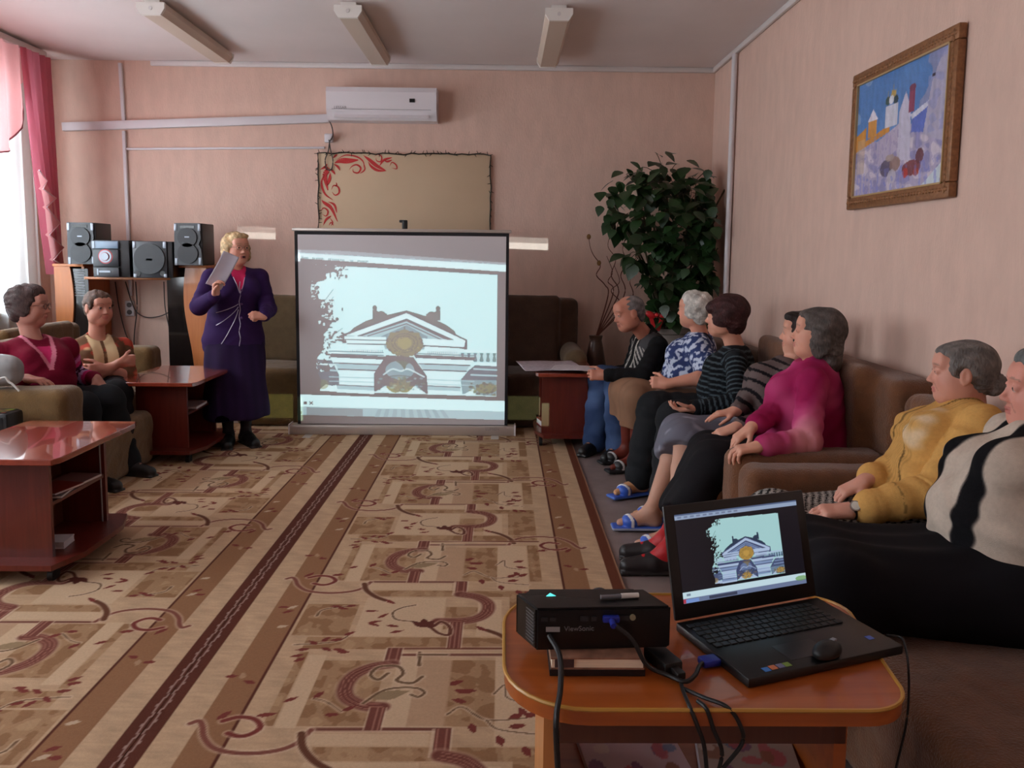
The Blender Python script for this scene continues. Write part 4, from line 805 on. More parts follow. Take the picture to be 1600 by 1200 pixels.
for cx, cy_, cz, cr in clusters:
    st.tube([Vector(p) for p in spline([(cx*.1, 0, .75), (cx*.3+r.uniform(-.04, .04), 0, .75+(cz-.75)*.45), (cx, cy_, cz)], 5)], .008, 6)
    n = int(34*(cr/.2)**2)+6
    for _ in range(n):
        v = Vector((r.gauss(0, 1), r.gauss(0, .8), r.gauss(0, .85))); v = v.normalized()*cr*r.uniform(.35, 1.1); p = Vector((cx, cy_, cz))+v
        p.x = min(p.x, XR-1.38-.155); p.y = min(p.y, .27)
        if p.z < .85: continue
        L = r.uniform(.085, .15); w = L*.42
        dirn = (v*1.2+Vector((r.uniform(-.5, .5), -.25+r.uniform(-.4, .4), -.35+r.uniform(-.3, .3)))).normalized(); side = dirn.cross(Vector((r.uniform(-.4, .4), r.uniform(-.5, .1), 1))).normalized(); nn = side.cross(dirn)
        prof = [(0, .0), (.08, .62), (.25, 1.0), (.5, .86), (.75, .48), (1, 0)]; cen = []; ed = [[], []]
        for f, q in prof:
            c = p+dirn*(L*f)-nn*(L*.18*f*f); cen.append(lf.bm.verts.new(c))
            for k, s in enumerate((-1, 1)): ed[k].append(lf.bm.verts.new(c+side*(s*w*q)+nn*(.10*w*q)) if 0 < f < 1 else cen[-1])
        for i in range(5):
            for k in (0, 1):
                vs = [cen[i], cen[i+1], ed[k][i+1], ed[k][i]]; vs = list(dict.fromkeys(vs))
                try: lf.bm.faces.new(vs if k else vs[::-1])
                except ValueError: pass
        if r.random() < .3: st.tube([p-v*.6, p-v*.2+Vector((0, 0, .01)), p], .003, 5)
st.build('stems', M_stem, t); me = lf.build('foliage', M_leaf, t, smooth=60)
tag(me, kind='stuff')
rb = MB(); 
for s in (-1, 1): rb.ball((s*.05, 0, 0), .045, (1, .35, .6), 14, rot=Matrix.Rotation(s*-.5, 3, 'Y')); rb.box((s*.03, 0, -.07), (.03, .006, .12), rot=Matrix.Rotation(s*.3, 4, 'Y'))
rb.ball((0, -.01, 0), .018)
a = at(1026, 492, 6.40); o = rb.build('ribbon_bow', mat('red_ribbon', (190, 34, 40), .4)); o.location = a; tag(o, 'small red ribbon bow low on the big corner plant, by the pot', 'bow')
t = tag(empty('dried_twigs', (.80, 6.80, 0)), 'curly dried willow twigs in a vase left of the corner plant', 'twigs')
MB().lathe([(.06, 0), (.10, .1), (.11, .35), (.06, .62), (.05, .66), (.06, .70)], (0, 0, 0), 26).build('vase', mat('vase_brown', (80, 56, 44), .3), t)
M_twig = mat('twig_brown', (96, 46, 30), .7)
for pts in ([(963, 540), (950, 462), (945, 445), (932, 430), (938, 415), (927, 398), (922, 385), (920, 370)], [(966, 540), (962, 470), (966, 450), (955, 430), (962, 405), (950, 385), (955, 362)], [(966, 540), (975, 462), (970, 430), (980, 410), (973, 390), (980, 366)], [(964, 540), (958, 458), (950, 440), (957, 425), (948, 400)], [(966, 540), (986, 470), (984, 440), (990, 425), (982, 400)], [(965, 540), (970, 480), (955, 455), (968, 440), (960, 415)]):
    P = [at(x, y, 6.75+.02*math.sin(y*.2)) for x, y in pts]; P = spline([np.array([.80, 6.80, .68])]+P[1:], 8); o = MB().tube([Vector(p) for p in P], [.006-.004*i/len(P) for i in range(len(P))], 6).build('twig', M_twig); attach(o, t)
for x, y in ((920, 370), (936, 411)): p = at(x, y, 6.75); o = MB().ball(p, .018, (1, .6, 1.3), 8).build('dry_bud', mat('dry_bud', (130, 96, 50), .7)); attach(o, t)
# ================================================================ honey coloured table in the foreground
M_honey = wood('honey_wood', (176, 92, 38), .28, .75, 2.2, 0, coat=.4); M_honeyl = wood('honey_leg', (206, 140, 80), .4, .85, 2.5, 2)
t4 = tag(empty('side_table', (.40, 1.66, 0)), 'honey coloured wooden table with rounded ends carrying projector and laptop', 'table')
out = []
hw, hl, x0_, x1_ = .40, .30, -.39, .385
for cx, cy_, a0, a1 in ((x1_-.10, -.27+.10, -90, 0), (x1_-.06, .235-.10, 0, 90), (x0_+.16, .235-.16, 90, 180), (x0_+.16, -.27+.16, 180, 270)):
    rr = .10 if cx > 0 else .16
    for i in range(9): an = math.radians(a0+(a1-a0)*i/8); out.append((cx+rr*math.cos(an), cy_+rr*math.sin(an)))
m = MB(); m.prism(out, .518, .549, 'z'); m.build('table_top', M_honey, t4, smooth=40)
m = MB(); m.tube([Vector((x*1.0, y*1.0, .549)) for x, y in out], .004, 6, closed=True); m.build('rim_edging', mat('yellow_edging', (190, 140, 60), .35), t4)
for s in (-1, 1):
    MB().box((0, s*.15-.03, .475), (.56, .02, .085)).build('apron', M_dkwood if s < 0 else M_honey, t4, smooth=False)  # near apron is dark, with its shadow put into the wood colour
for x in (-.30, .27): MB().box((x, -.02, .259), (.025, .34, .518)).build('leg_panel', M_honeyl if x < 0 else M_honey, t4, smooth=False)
MB().box((-.015, 0, .26), (.53, .34, .018)).build('lower_shelf', M_honey, t4, smooth=False)
M_wrap = mat('patterned_wrap', (196, 168, 178), .5, mott=.3, mscale=18)
def bundle(x, y, z, rz, w, l, h, col, label):
    xs = np.linspace(-.5, .5, 60); ys_ = np.linspace(-.5, .5, 50); X, Y = np.meshgrid(xs, ys_, indexing='ij'); P = Paint(X, Y, col); r = random.Random(int(w*1000))
    for i in range(14): P.dot(r.uniform(-.5, .5), r.uniform(-.5, .5), r.uniform(.04, .12), r.uniform(.04, .12), r.choice([(196, 80, 90), (90, 110, 150), (220, 200, 190), (150, 90, 60), (120, 60, 110)]), .8)
    t = tag(empty('magazine', (x, y, z), rz), label, 'magazine', None); MB().box((0, 0, h/2), (w, l, h-.003)).build('pages', M_mag[2], t, smooth=False)
    sheet('cover', xs, ys_, lambda A, Bq: np.stack([A*w, Bq*l, h+0*A], -1), P.c, mat('printed_cover', attr='col', rough=.35), None).parent = t
bundle(.30, 1.62, .271, .12, .22, .28, .02, (206, 176, 184), 'pink and blue printed magazine on the shelf under laptop table, left one'); bundle(.54, 1.62, .271, -.15, .21, .28, .03, (180, 160, 150), 'colourful printed magazine on the shelf under laptop table, right one')
# books under the projector
bk = tag(empty('book', (.195, 1.575, .550)), 'thick pale book lying on dark one, under the black projector', 'book')
MB().box((0, 0, .025), (.182, .13, .018)).build('pages', mat('book_pages', (246, 232, 206), .8, mott=.12, mscale=20, stretch=(1, 1, 40)), bk, smooth=False)
MB().box((0, 0, .0355), (.186, .134, .003)).build('cover', mat('book_cover', (150, 110, 90), .5, mott=.4, mscale=30), bk, smooth=False); MB().box((0, 0, .0145), (.186, .134, .003)).build('back_cover', mat('book_cover', (150, 110, 90)), bk, smooth=False)
MB().box((-.066, -.0675, .026), (.038, .002, .016)).build('spine_mark', mat('mark_dark', (70, 50, 50), .6), bk); MB().box((0, 0, .0065), (.19, .136, .013)).build('lower_volume', mat('book_dark', (24, 22, 26), .4), bk)
bk['label'] = 'thick cream-paged book with a dark lower volume under the projector'
# projector
M_prj = mat('projector_black', (11, 11, 13), .28, mott=.1); pz = .5875
pj = tag(empty('projector', (.19, 1.60, pz)), 'black video projector lying on books at left end of honey table', 'projector')
ph_ = .088; bot = [(-.117, -.065), (.158, -.05), (.116, .036), (-.155, .012), (-.155, .008)]
m = MB(); m.prism(bot, 0, ph_, 'z'); bmesh.ops.bevel(m.bm, geom=m.bm.edges[:], offset=.004, segments=2, affect='EDGES'); m.build('casing', M_prj, pj, smooth=20)
m = MB(); m.prism([(-.15, .005), (.118, .03), (.11, .10), (-.13, .095)], .004, .062, 'z'); bmesh.ops.bevel(m.bm, geom=m.bm.edges[:], offset=.006, segments=2, affect='EDGES'); m.build('lens_housing', M_prj, pj, smooth=20)
m = MB(); A0, A1 = Vector((-.117, -.065)), Vector((-.155, .02)); dd = (A1-A0); nn = Vector((-dd.y, dd.x)).normalized()
for i in range(10): z = .012+i*.007; c = (A0+A1)/2+nn*(.0005); m.box((c.x, c.y, z), (dd.length*.86, .004, .0028), rot=Matrix.Rotation(math.atan2(dd.y, dd.x), 4, 'Z'))
m.build('vent_slats', mat('vent_grey', (84, 84, 86), .4), pj)
m = MB(); m.prism([(-.094, -.006), (-.074, -.004), (-.085, .009)], ph_, ph_+.001, 'z'); m.build('power_light', mat('teal_light', (90, 220, 215), .3, emit=1.2), pj)
re = lambda x, z: (x, -.065+(x+.117)*.0545-.001, z)
m = MB()
for x, w_, h_ in ((-.10, .012, .008), (-.083, .012, .008), (-.02, .016, .010), (.0, .010, .010), (.06, .02, .010)): m.box(re(x, .066), (w_, .004, h_))
m.build('ports', mat('port_dark', (40, 40, 44), .4), pj)
MB().box(re(-.083, .045), (.028, .002, .010)).build('rating_label', mat('label_grey', (150, 146, 146), .5), pj)
letters('ViewSonic', .0145, mat('logo_grey', (120, 120, 124), .4), pj, re(-.03, .045), (PI/2, 0, .054))
m = MB(); m.box(re(.034, .066), (.034, .02, .013), bevel=.003); m.cyl(re(.034, .066), (.036, -.085, .062), .006); m.build('video_plug', mat('blue_plug', (26, 44, 150), .4), pj)
m = MB(); m.cyl(re(.078, .068), (.078, -.060, .068), .006, n=16); m.build('yellow_socket', mat('socket_cream', (150, 140, 110), .5), pj)
m = MB(); m.cyl((.03, .092, .034), (.03, .106, .034), .024, .026, n=28); m.build('lens', mat('lens_glass', (40, 44, 60), .05, spec=1), pj)
t = tag(empty('marker_pen', (.255, 1.585, pz+ph_+.006), .12), 'slim grey and white pen lying on top of the projector', 'pen')
MB().cyl((-.048, 0, 0), (-.005, 0, 0), .0045, n=12).build('barrel', mat('pen_clear', (110, 110, 116), .15), t); MB().cyl((-.005, 0, 0), (.032, 0, 0), .0055, n=12).build('cap', mat('pen_white', (220, 216, 210), .3), t)
# projector beam: the top and bottom strips of the desktop picture that miss the screen
sp = bpy.data.lights.new('projector_beam', 'SPOT'); sp.energy = 1500; sp.spot_size = math.radians(80); sp.spot_blend = 0; sp.shadow_soft_size = .006; sp.use_nodes = True; nt = sp.node_tree; N = nt.nodes; L = nt.links
e = N.get('Emission') or N.new('ShaderNodeEmission'); tc = N.new('ShaderNodeTexCoord'); sx = N.new('ShaderNodeSeparateXYZ'); L.new(tc.outputs['Normal'], sx.inputs[0])
def mth(op, a, b=None, c=None):
    n = N.new('ShaderNodeMath'); n.operation = op
    for i, v in enumerate((a, b, c)):
        if v is None: continue
        if isinstance(v, (int, float)): n.inputs[i].default_value = v
        else: L.new(v, n.inputs[i])
    return n.outputs[0]
nz_ = mth('ABSOLUTE', sx.outputs[2]); u_ = mth('DIVIDE', sx.outputs[0], nz_); v_ = mth('DIVIDE', sx.outputs[1], nz_)
side_ = mth('ADD', mth('MULTIPLY', mth('GREATER_THAN', u_, -.469), mth('LESS_THAN', u_, -.3975)), mth('MULTIPLY', mth('GREATER_THAN', u_, -.031), mth('LESS_THAN', u_, .0385)))
vt = mth('ADD', v_, mth('MULTIPLY', u_, .028)); top_ = mth('MULTIPLY', mth('GREATER_THAN', vt, .1465), mth('LESS_THAN', vt, .166)); hi_ = mth('MULTIPLY', mth('GREATER_THAN', vt, .1465), mth('LESS_THAN', vt, .157))
low_ = mth('MULTIPLY', mth('GREATER_THAN', v_, -.124), mth('LESS_THAN', v_, -.082))
mt_ = mth('MULTIPLY', side_, mth('ADD', mth('ADD', mth('MULTIPLY', top_, .35), mth('MULTIPLY', hi_, .65)), mth('MULTIPLY', low_, .32)))
L.new(mt_, e.inputs['Strength']); cm = N.new('ShaderNodeMix'); cm.data_type = 'RGBA'; L.new(low_, cm.inputs[0]); cm.inputs[6].default_value = (.72, .95, 1, 1); cm.inputs[7].default_value = (.62, 1, .55, 1); L.new(cm.outputs[2], e.inputs['Color'])
so = bpy.data.objects.new('projector_beam', sp); so.matrix_world = Matrix(((1, 0, 0, .19), (0, 0, -1, 1.722), (0, 1, 0, .640), (0, 0, 0, 1))); COL.objects.link(so)
# laptop
HL, HR = np.array([.392, 1.70]), np.array([.762, 1.838]); ee = (HR-HL); lw = np.linalg.norm(ee); rz = math.atan2(ee[1], ee[0])
lp = tag(empty('laptop', ((HL[0]+HR[0])/2, (HL[1]+HR[1])/2, .5495), rz), 'open black laptop showing the building picture, on the honey table', 'laptop')
M_lap = mat('laptop_black', (14, 14, 16), .38, mott=.08, mscale=30); M_key = mat('key_black', (14, 14, 16), .45)
MB().box((0, -.128, .011), (lw, .256, .020), bevel=.004).build('base', M_lap, lp)
m = MB()
for r_ in range(6):
    for c in range(18): m.box((-lw*.45+c*.0188+.004*(r_ % 2), -.03-r_*.0185, .0225), (.0158, .0155, .003), bevel=.001, seg=1)
m.build('keyboard', M_key, lp); MB().box((-.02, -.195, .0213), (.10, .062, .0008)).build('touchpad', mat('touchpad', (30, 30, 33), .3), lp)
for x, y, c in ((-.142, -.238, (40, 110, 200)), (-.124, -.236, (210, 110, 50)), (-.106, -.236, (110, 110, 150)), (-.090, -.236, (120, 150, 50)), (.155, -.205, (70, 100, 190))): MB().box((x, y, .0216), (.015, .015, .0006)).build('sticker', mat('sticker_%d_%d' % (c[0], c[1]), c, .3), lp).name = 'sticker'
tl = math.radians(15); RM = Matrix.Translation((0, .002, .022)) @ Matrix.Rotation(-tl, 4, 'X')
lid = MB().box((0, .004, .126), (lw, .009, .252), bevel=.004).build('lid', M_lap, lp); lid.matrix_local = RM
dw, dh = .344, .196; xs = np.linspace(0, 1, 330); ys_ = np.linspace(0, 1, 200); S, T_ = np.meshgrid(xs, ys_, indexing='ij'); Yd = 1-T_
ux = (S-.235)/(.83-.235)*(1117-165)+165; uy = (Yd-.105)/(.865-.105)*(938-250)+250+(ux-165)*.024
P = Paint(ux, uy, (10, 12, 22)); pediment(P, ((170, 214, 216), (176, 196, 226), (128, 150, 190), (64, 74, 112), (176, 140, 70), (10, 12, 20), (40, 56, 80)))
P.x, P.y = S, Yd; P.put((S < .20) | (S > .83) | (Yd < .10), (12, 14, 24)); P.put((Yd > .865), (12, 14, 24))
P.put(Yd < .062, (150, 168, 196)); P.put(Yd < .02, (80, 96, 130)); P.put((Yd > .875) & (Yd < .945), (200, 226, 236)); P.put(Yd > .945, (110, 124, 158)); P.dot(.96, .93, .05, .03, (110, 160, 90), .7); P.rect(.0, .95, .03, 1, (180, 60, 80)); P.rect(.02, .955, .12, .995, (120, 150, 210)); P.rect(.03, .895, .06, .92, (120, 140, 160)); P.rect(.2, .955, .42, .99, (60, 66, 90))
for k in range(10): P.rect(.02+k*.05, .03, .05+k*.05, .05, (90, 100, 130), .6)
MD = bpy.data.materials.new('laptop_display'); MD.use_nodes = True; nt = MD.node_tree; b = nt.nodes['Principled BSDF']; b.inputs['Base Color'].default_value = (.01, .01, .012, 1); b.inputs['Roughness'].default_value = .3
_a = nt.nodes.new('ShaderNodeAttribute'); _a.attribute_name = 'col'; nt.links.new(_a.outputs['Color'], b.inputs['Emission Color']); b.inputs['Emission Strength'].default_value = .85
d = sheet('display', xs, ys_, lambda A, Bq: np.stack([-dw/2+A*dw, A*0-.0015, .034+Bq*dh], -1), P.c, MD, None); d.parent = lid
# cables, adapter, mouse
Z4 = lambda x, y, z=.556: at_z(x, y, z)
cable('power_cable', [(.10, 1.535, .62), (.118, 1.49, .60), (.115, 1.42, .575), (.105, 1.375, .55), (.105, 1.365, .50), (.115, 1.37, .40), (.15, 1.375, .25), (.18, 1.38, .02)], .0055, M_black, 'thick black power cable dropping from the projector over the table edge')
cable('video_cable', [(.228, 1.52, .650), (.262, 1.51, .625), (.285, 1.50, .585), (.30, 1.50, .570), (.33, 1.49, .562), (.36, 1.47, .560), (.385, 1.49, .562), (.405, 1.53, .562), (.432, 1.545, .562)], .0045, M_black, 'black video cable with blue plugs running from projector to laptop')
t = tag(empty('plug_adapter', tuple(Z4(1035, 1040, .55)), -1.2), 'small black adapter block between the books and the laptop', 'adapter'); MB().box((0, 0, .014), (.085, .042, .027), bevel=.005).build('block', M_black, t); MB().box((.055, 0, .012), (.03, .02, .016), bevel=.004).build('plug', mat('castor_black', (20, 18, 18)), t)
t = tag(empty('video_plug', tuple(Z4(1108, 1040, .55)), .3), 'blue video plug at the left side of the laptop', 'plug'); MB().box((0, 0, .010), (.04, .03, .015), bevel=.004).build('shell', mat('blue_plug', (26, 44, 150)), t)
for i, pts in enumerate(([(1062, 1050, .556), (1066, 1075, .556), (1078, 1105, .553), (1090, 1135, .50), (1100, 1165, .46), (1105, 1210, .40)], [(1066, 1075, .556), (1100, 1090, .556), (1135, 1104, .554), (1155, 1130, .50), (1160, 1160, .45), (1130, 1200, .40)], [(1090, 1095, .556), (1104, 1108, .553), (1115, 1140, .48), (1128, 1175, .42), (1120, 1215, .38)])):
    P = []
    for k, (x, y, z) in enumerate(pts): p = at(x, y, 1.385) if z < .553 and k > 1 else at_z(x, y, z); P.append(p)
    cable('hanging_cable', P, .004, M_black, ('thin black cable hanging straight over table edge below the adapter', 'black cable looping widest to the right over the table front', 'short middle cable dangling between two others over the table front')[i], group='cables over the table front')
cable('charger_cable', [at_z(1385, 992, .565), at_z(1408, 996, .565), at_z(1415, 1012, .56), at(1419, 1040, 1.58), at(1420, 1080, 1.58), at(1416, 1130, 1.58), at(1400, 1200, 1.58)], .0025, M_black, 'thin cable dangling from the right edge of the laptop')
cx_ = Z4(1292, 1024, .572); t = tag(empty('computer_mouse', tuple(cx_), rz+.3), 'small black gadget lying on the laptop palm rest', 'computer mouse')
F = Field(V3(-.05, -.03, -.005), V3(.05, .03, .04), .003); F.ell((0, 0, .010), (.040, .024, .020), None, .01); F.plane_cut((0, 0, .0015), (0, 0, -1), .003); V, Q, I, T = F.surface(); emit_mesh('shell', V, Q, M_black, None).parent = t
MB().box((.022, 0, .027), (.012, .010, .004), bevel=.001).build('wheel', M_sil, t)
# bag and small things on the left sofa arm
a = at(2, 590, 4.20); a[2] = .735; F = Field(a-V3(.18, .16, .14), a+V3(.18, .16, .16), .007); F.box(a, (.10, .07, .07), rotA(.3), rad=.05, k=.03); F.ell(a+V3(.0, 0, .045), (.08, .05, .05), None, .05)
o = soft('handbag_tmp', F, mat('bag_grey', (150, 150, 150), .45, mott=.15, mscale=14), None, amp=.008, freq=22, seed=4); bag = tag(empty('handbag', (a[0], a[1], .66)), 'small shiny grey handbag on the sofa arm at the left edge', 'handbag'); o.name = 'body'; attach(o, bag)
h = [at(-16+k*4.2, 606-16*math.sin(k/11*PI)+ (5 if k > 6 else 0), 4.11) for k in range(12)]; o = MB().tube([Vector(p) for p in spline(h, 4)], .006, 8).build('handle', mat('bag_handle', (190, 186, 180), .3)); attach(o, bag)

xs = np.linspace(-.5, .5, 50); t = tag(empty('shopping_bag', (-2.62, 4.0, 0)), 'black bag with bright floral print behind the near dark table, left edge', 'bag')
MB().box((0, 0, .285), (.34, .15, .57), bevel=.02).build('body', mat('bag_black', (20, 20, 22), .5), t); r = random.Random(8); cols = [(206, 70, 60), (120, 150, 40), (210, 130, 40), (220, 90, 90), (70, 90, 60)]
X, Y = np.meshgrid(xs, xs, indexing='ij'); P = Paint(X, Y, (20, 20, 22))
for i in range(34): P.dot(r.uniform(-.5, .5), r.uniform(-.5, .5), r.uniform(.03, .09), r.uniform(.02, .07), r.choice(cols), .9)
sheet('printed_top', xs, xs, lambda A, B_: np.stack([A*.30, B_*.11, .572+0*A], -1), P.c, mat('printed_cover', attr='col', rough=.35), None).parent = t
sheet('printed_side', xs, xs, lambda A, B_: np.stack([A*.30, -.0765+0*A, .30+B_*.5], -1), P.c, mat('printed_cover'), None).parent = t
# ================================================================ people: builder
M_skin = mat('skin', attr='col', rough=.5, bump=.12, bscale=180, spec=.35); M_skin.node_tree.nodes['Principled BSDF'].inputs['Subsurface Weight'].default_value = .12; M_skin.node_tree.nodes['Principled BSDF'].inputs['Subsurface Radius'].default_value = (.012, .005, .003)
M_knit = mat('knit_cloth', attr='col', rough=.95, bump=.35, bscale=420, spec=.15, mott=.06, mscale=90); M_cloth = mat('woven_cloth', attr='col', rough=.85, bump=.15, bscale=600, spec=.2); M_hair = mat('hair', attr='col', rough=.6, bump=.7, bscale=160, spec=.3, stretch=(1, 1, .35), mott=.18, mscale=150)
M_shoe = mat('shoe_leather', attr='col', rough=.45); M_eye = mat('eye', attr='col', rough=.1, spec=.8)
def frame(f, u=(0, 0, 1)):             # rows: forward, left, up
    f = nrm(f); u = np.asarray(u, float); l = nrm(np.cross(u, f)); return np.array([f, l, np.cross(f, l)])
def hand(F, w, d, n, s, curl=.5, sc=1.0, thumb=1, idn=2, spread=1.0, curls=None):
    # w wrist, d towards fingertips, n palm normal (out of the palm), s direction of the thumb side
    d = nrm(d); n = nrm(np.asarray(n)-d*np.dot(n, d)); s = np.cross(d, n)*(1 if np.dot(np.cross(d, n), s) > 0 else -1); A = np.array([d, s, n])
    F.box(w+d*.045*sc, (.048*sc, .038*sc, .013*sc), A, rad=.012*sc, k=.012, id=idn); F.cone(w-d*.02, w+d*.025*sc, .022*sc, .02*sc, .02, idn)
    for i, (o, L) in enumerate(((.030, .068), (.010, .076), (-.010, .071), (-.029, .056))):
        b = w+d*(.088-.006*abs(i-1.2))*sc+s*o*sc*.98; L = L*sc; cc = curls[i] if curls else curl*(1+.12*i); a = .15*cc; dirv = nrm(d+s*(o*2.2*spread)); p = b; rr = .0088*sc
        for seg, fr in enumerate((.42, .32, .26)):
            a += cc*(.75, .9, .6)[seg]; v = dirv*math.cos(a)+n*math.sin(a); q = p+v*L*fr; F.cone(p, q, rr, rr-.0007, .004, idn); p = q; rr -= .0007
    b = w+d*.022*sc+s*.028*sc+n*.006; v1 = nrm(d*.7+s*.65+n*.35); v2 = nrm(d*.9+s*.18*thumb+n*(.25+.4*curl)); p = b+v1*.042*sc; F.cone(b, p, .013*sc, .0105*sc, .012, idn); q = p+v2*.030*sc; F.cone(p, q, .0102*sc, .0092*sc, .004, idn); F.cone(q, q+nrm(v2+n*.3*curl)*.024*sc, .0092*sc, .0078*sc, .004, idn)
def head_sdf(F, c, A, s=1.0, idn=1, age=1.0, jaw=1.0, nose=1.0):
    P = lambda x, y, z: c+(A[0]*x+A[1]*y+A[2]*z)*s
    E = lambda x, y, z, r, k=.02, cut=False, i=idn: F.ell(P(x, y, z), np.array(r)*s, A, k*s, i, cut)
    E(-.014, 0, .028, (.094, .077, .086), .02); E(.028, 0, -.025, (.062, .060, .080), .03); E(.050, 0, -.082, (.034, .034*jaw, .026), .03)
    for y in (-1, 1): E(.046, y*.036, -.030, (.030, .026, .028), .022); E(.012, y*.052*jaw, -.055, (.040, .018, .034), .03); E(.070, y*.026, .031, (.016, .024, .009), .016)
    E(.066, 0, .055, (.022, .050, .030), .03)
    for y in (-1, 1): E(.097, y*.032, .008, (.018, .017, .012), .014, True)
    F.cone(P(.083, 0, .012), P(.101, 0, -.021), .0062*s, .0082*s, .010*s, idn); E(.1015, 0, -.0265, (.0105, .0095, .0080), .007)
    for y in (-1, 1): E(.091, y*.0115, -.0295, (.011, .0075, .0068), .006)
    E(.0835, 0, -.0535, (.0125, .022, .0055), .006, False, 7); E(.081, 0, -.0635, (.0125, .019, .0068), .006, False, 7); E(.098, 0, -.0585, (.014, .018, .0014), .003, True)
    for y in (-1, 1):
        E(-.004, y*.079, -.002, (.019, .009, .032), .008); E(.0, y*.088, -.002, (.010, .006, .018), .006, True)
        E(.076, y*.031, .009, (.0155, .0155, .0135), .004)              # lids
        E(.0935, y*.031, .0075, (.006, .0125, .0032), .0025, True)      # opening between the lids
def head_cols(V, c, A, s, base, lip, brow, cols):
    q = (V-c)@A.T/s; m = (np.linalg.norm(q, axis=1) < .17)
    b = m & (q[:, 0] > .06) & (np.abs(np.abs(q[:, 1])-.031) < .021) & (np.abs(q[:, 2]-.036+6*(np.abs(q[:, 1])-.03)**2) < .0028); cols[b] = .45*np.asarray(brow)+.55*cols[b]
    ck = m & (q[:, 0] > .03); w = np.exp(-((np.abs(q[:, 1])-.042)**2+(q[:, 2]+.03)**2)/.0007); cols[ck] = cols[ck]*(1-.22*w[ck, None])+np.array([214, 128, 110])*(.22*w[ck, None])
    l = m & (q[:, 0] > .074) & (np.abs(q[:, 1]) < .021) & (q[:, 2] < -.0495) & (q[:, 2] > -.069); cols[l] = .6*np.asarray(lip)+.4*cols[l]
    ln = m & (q[:, 0] > .04) & (np.abs(np.abs(q[:, 1])-(.024-.5*(q[:, 2]+.04))) < .0022) & (q[:, 2] < -.035) & (q[:, 2] > -.062); cols[ln] *= .86
    return cols
HS = {}
def hair_sdf(style, c, A, s, res, col, seed=0, bun=None):
    P = lambda x, y, z: c+(A[0]*x+A[1]*y+A[2]*z)*s; R = .22*s
    F = Field(c-R*1.15-np.array([0, 0, .08*s]), c+R*1.1, res); E = lambda x, y, z, r, k=.02, cut=False: F.ell(P(x, y, z), np.array(r)*s, A, k*s, 0, cut)
    amp, fr = .004, 60
    if style == 'curly': E(-.026, 0, .040, (.102, .091, .092)); E(-.055, 0, -.02, (.062, .080, .075)); E(.02, 0, .085, (.06, .07, .045)); [E(-.01, y*.078, -.005, (.045, .016, .05), .015) for y in (-1, 1)]; amp = .008; fr = 75
    elif style == 'bob': E(-.030, 0, .034, (.104, .092, .094)); E(-.062, 0, -.04, (.060, .078, .075)); [E(-.012, y*.082, -.02, (.050, .020, .068), .02) for y in (-1, 1)]; E(.045, 0, .088, (.045, .064, .030)); amp = .004
    elif style == 'long': E(-.026, 0, .036, (.104, .089, .090)); E(-.066, 0, -.05, (.058, .078, .085)); E(-.078, 0, -.125, (.045, .070, .05), .03); [E(-.018, y*.082, -.03, (.045, .020, .075), .02) for y in (-1, 1)]; E(.035, 0, .082, (.05, .06, .028)); amp = .004
    elif style == 'bun': E(-.022, 0, .034, (.100, .0845, .089)); E(-.050, 0, -.015, (.060, .070, .06)); E(-.104, 0, -.034, (.034, .044, .040), .008); E(-.122, 0, -.020, (.020, .030, .024), .01); [E(-.0, y*.074, .026, (.054, .015, .040), .015) for y in (-1, 1)]; E(.03, 0, .078, (.055, .062, .026)); amp = .0022
    elif style == 'short_man': E(-.026, 0, .030, (.094, .083, .084)); E(-.06, 0, -.03, (.045, .066, .05)); amp = .002
    elif style == 'cap': E(-.030, 0, .044, (.112, .098, .096)); E(-.055, 0, -.03, (.070, .086, .07)); E(.05, 0, .055, (.055, .078, .040)); [E(.0, y*.084, .0, (.055, .022, .055), .02) for y in (-1, 1)]; amp = .004
    # face opening
    if style == 'short_man': E(.085, 0, .02, (.085, .075, .09), .01, True); E(.02, 0, -.07, (.08, .12, .05), .015, True); [E(.012, y*.088, -.005, (.032, .016, .04), .008, True) for y in (-1, 1)]
    elif style == 'bun': E(.101, 0, -.020, (.060, .070, .066), .012, True); E(.035, 0, -.100, (.085, .12, .062), .015, True); [E(.004, y*.090, -.004, (.026, .015, .038), .008, True) for y in (-1, 1)]
    elif style == 'cap': E(.108, 0, -.028, (.055, .070, .062), .012, True); E(.045, 0, -.10, (.075, .12, .065), .015, True)
    else: E(.110, 0, -.014, (.062, .068, .066), .015, True); E(.06, 0, -.10, (.075, .085, .075), .015, True)
    c2 = np.asarray(col, float)
    def ridge(V, N, I, T): q = (V-c)@A.T; th = np.arctan2(q[:, 1], q[:, 2]+.02)*22+q[:, 0]*60; return .0016*np.sin(th+3*wob(V, 20, seed))
    def colf(V, N, I, T): w = .5+.5*wob(V, 130, seed+3); return c2*(.78+.34*np.clip(w, 0, 1)[:, None])
    return F, amp, fr, ridge, colf
def torso(F, J, A, g=1.0, infl=0.0, belly=0.0, bust=0.0, idn=3, hem=0.0, k=.05):
    pel, nb = J['pel'], J['nb']; u = nb-pel; L = np.linalg.norm(u); f, l, uu = A
    r = lambda a, b, c: np.array([a, b, c])*g+infl
    F.ell(pel+uu*.02, r(.130, .172, .135), A, k, idn); F.ell(pel+uu*L*.36+f*.03*belly, r(.122+.05*belly, .158+.02*belly, .14), A, k, idn, t0=L*.36); F.ell(pel+uu*L*.68, r(.112, .155, .15), A, k, idn, t0=L*.68)
    for sgn, s in ((1, 'shL'), (-1, 'shR')): F.cone(nb-uu*.06+f*.01, J[s], (.056*g**.5+infl), (.050*g**.5+infl), k, idn, L)
    for y in (-1, 1): F.ell(pel+uu*L*.66+f*(.085+.02*bust)*g+l*y*.075*g, np.array([.055+.025*bust, .070, .075])*g+infl, A, k, idn, t0=L*.66) if bust > 0 else None
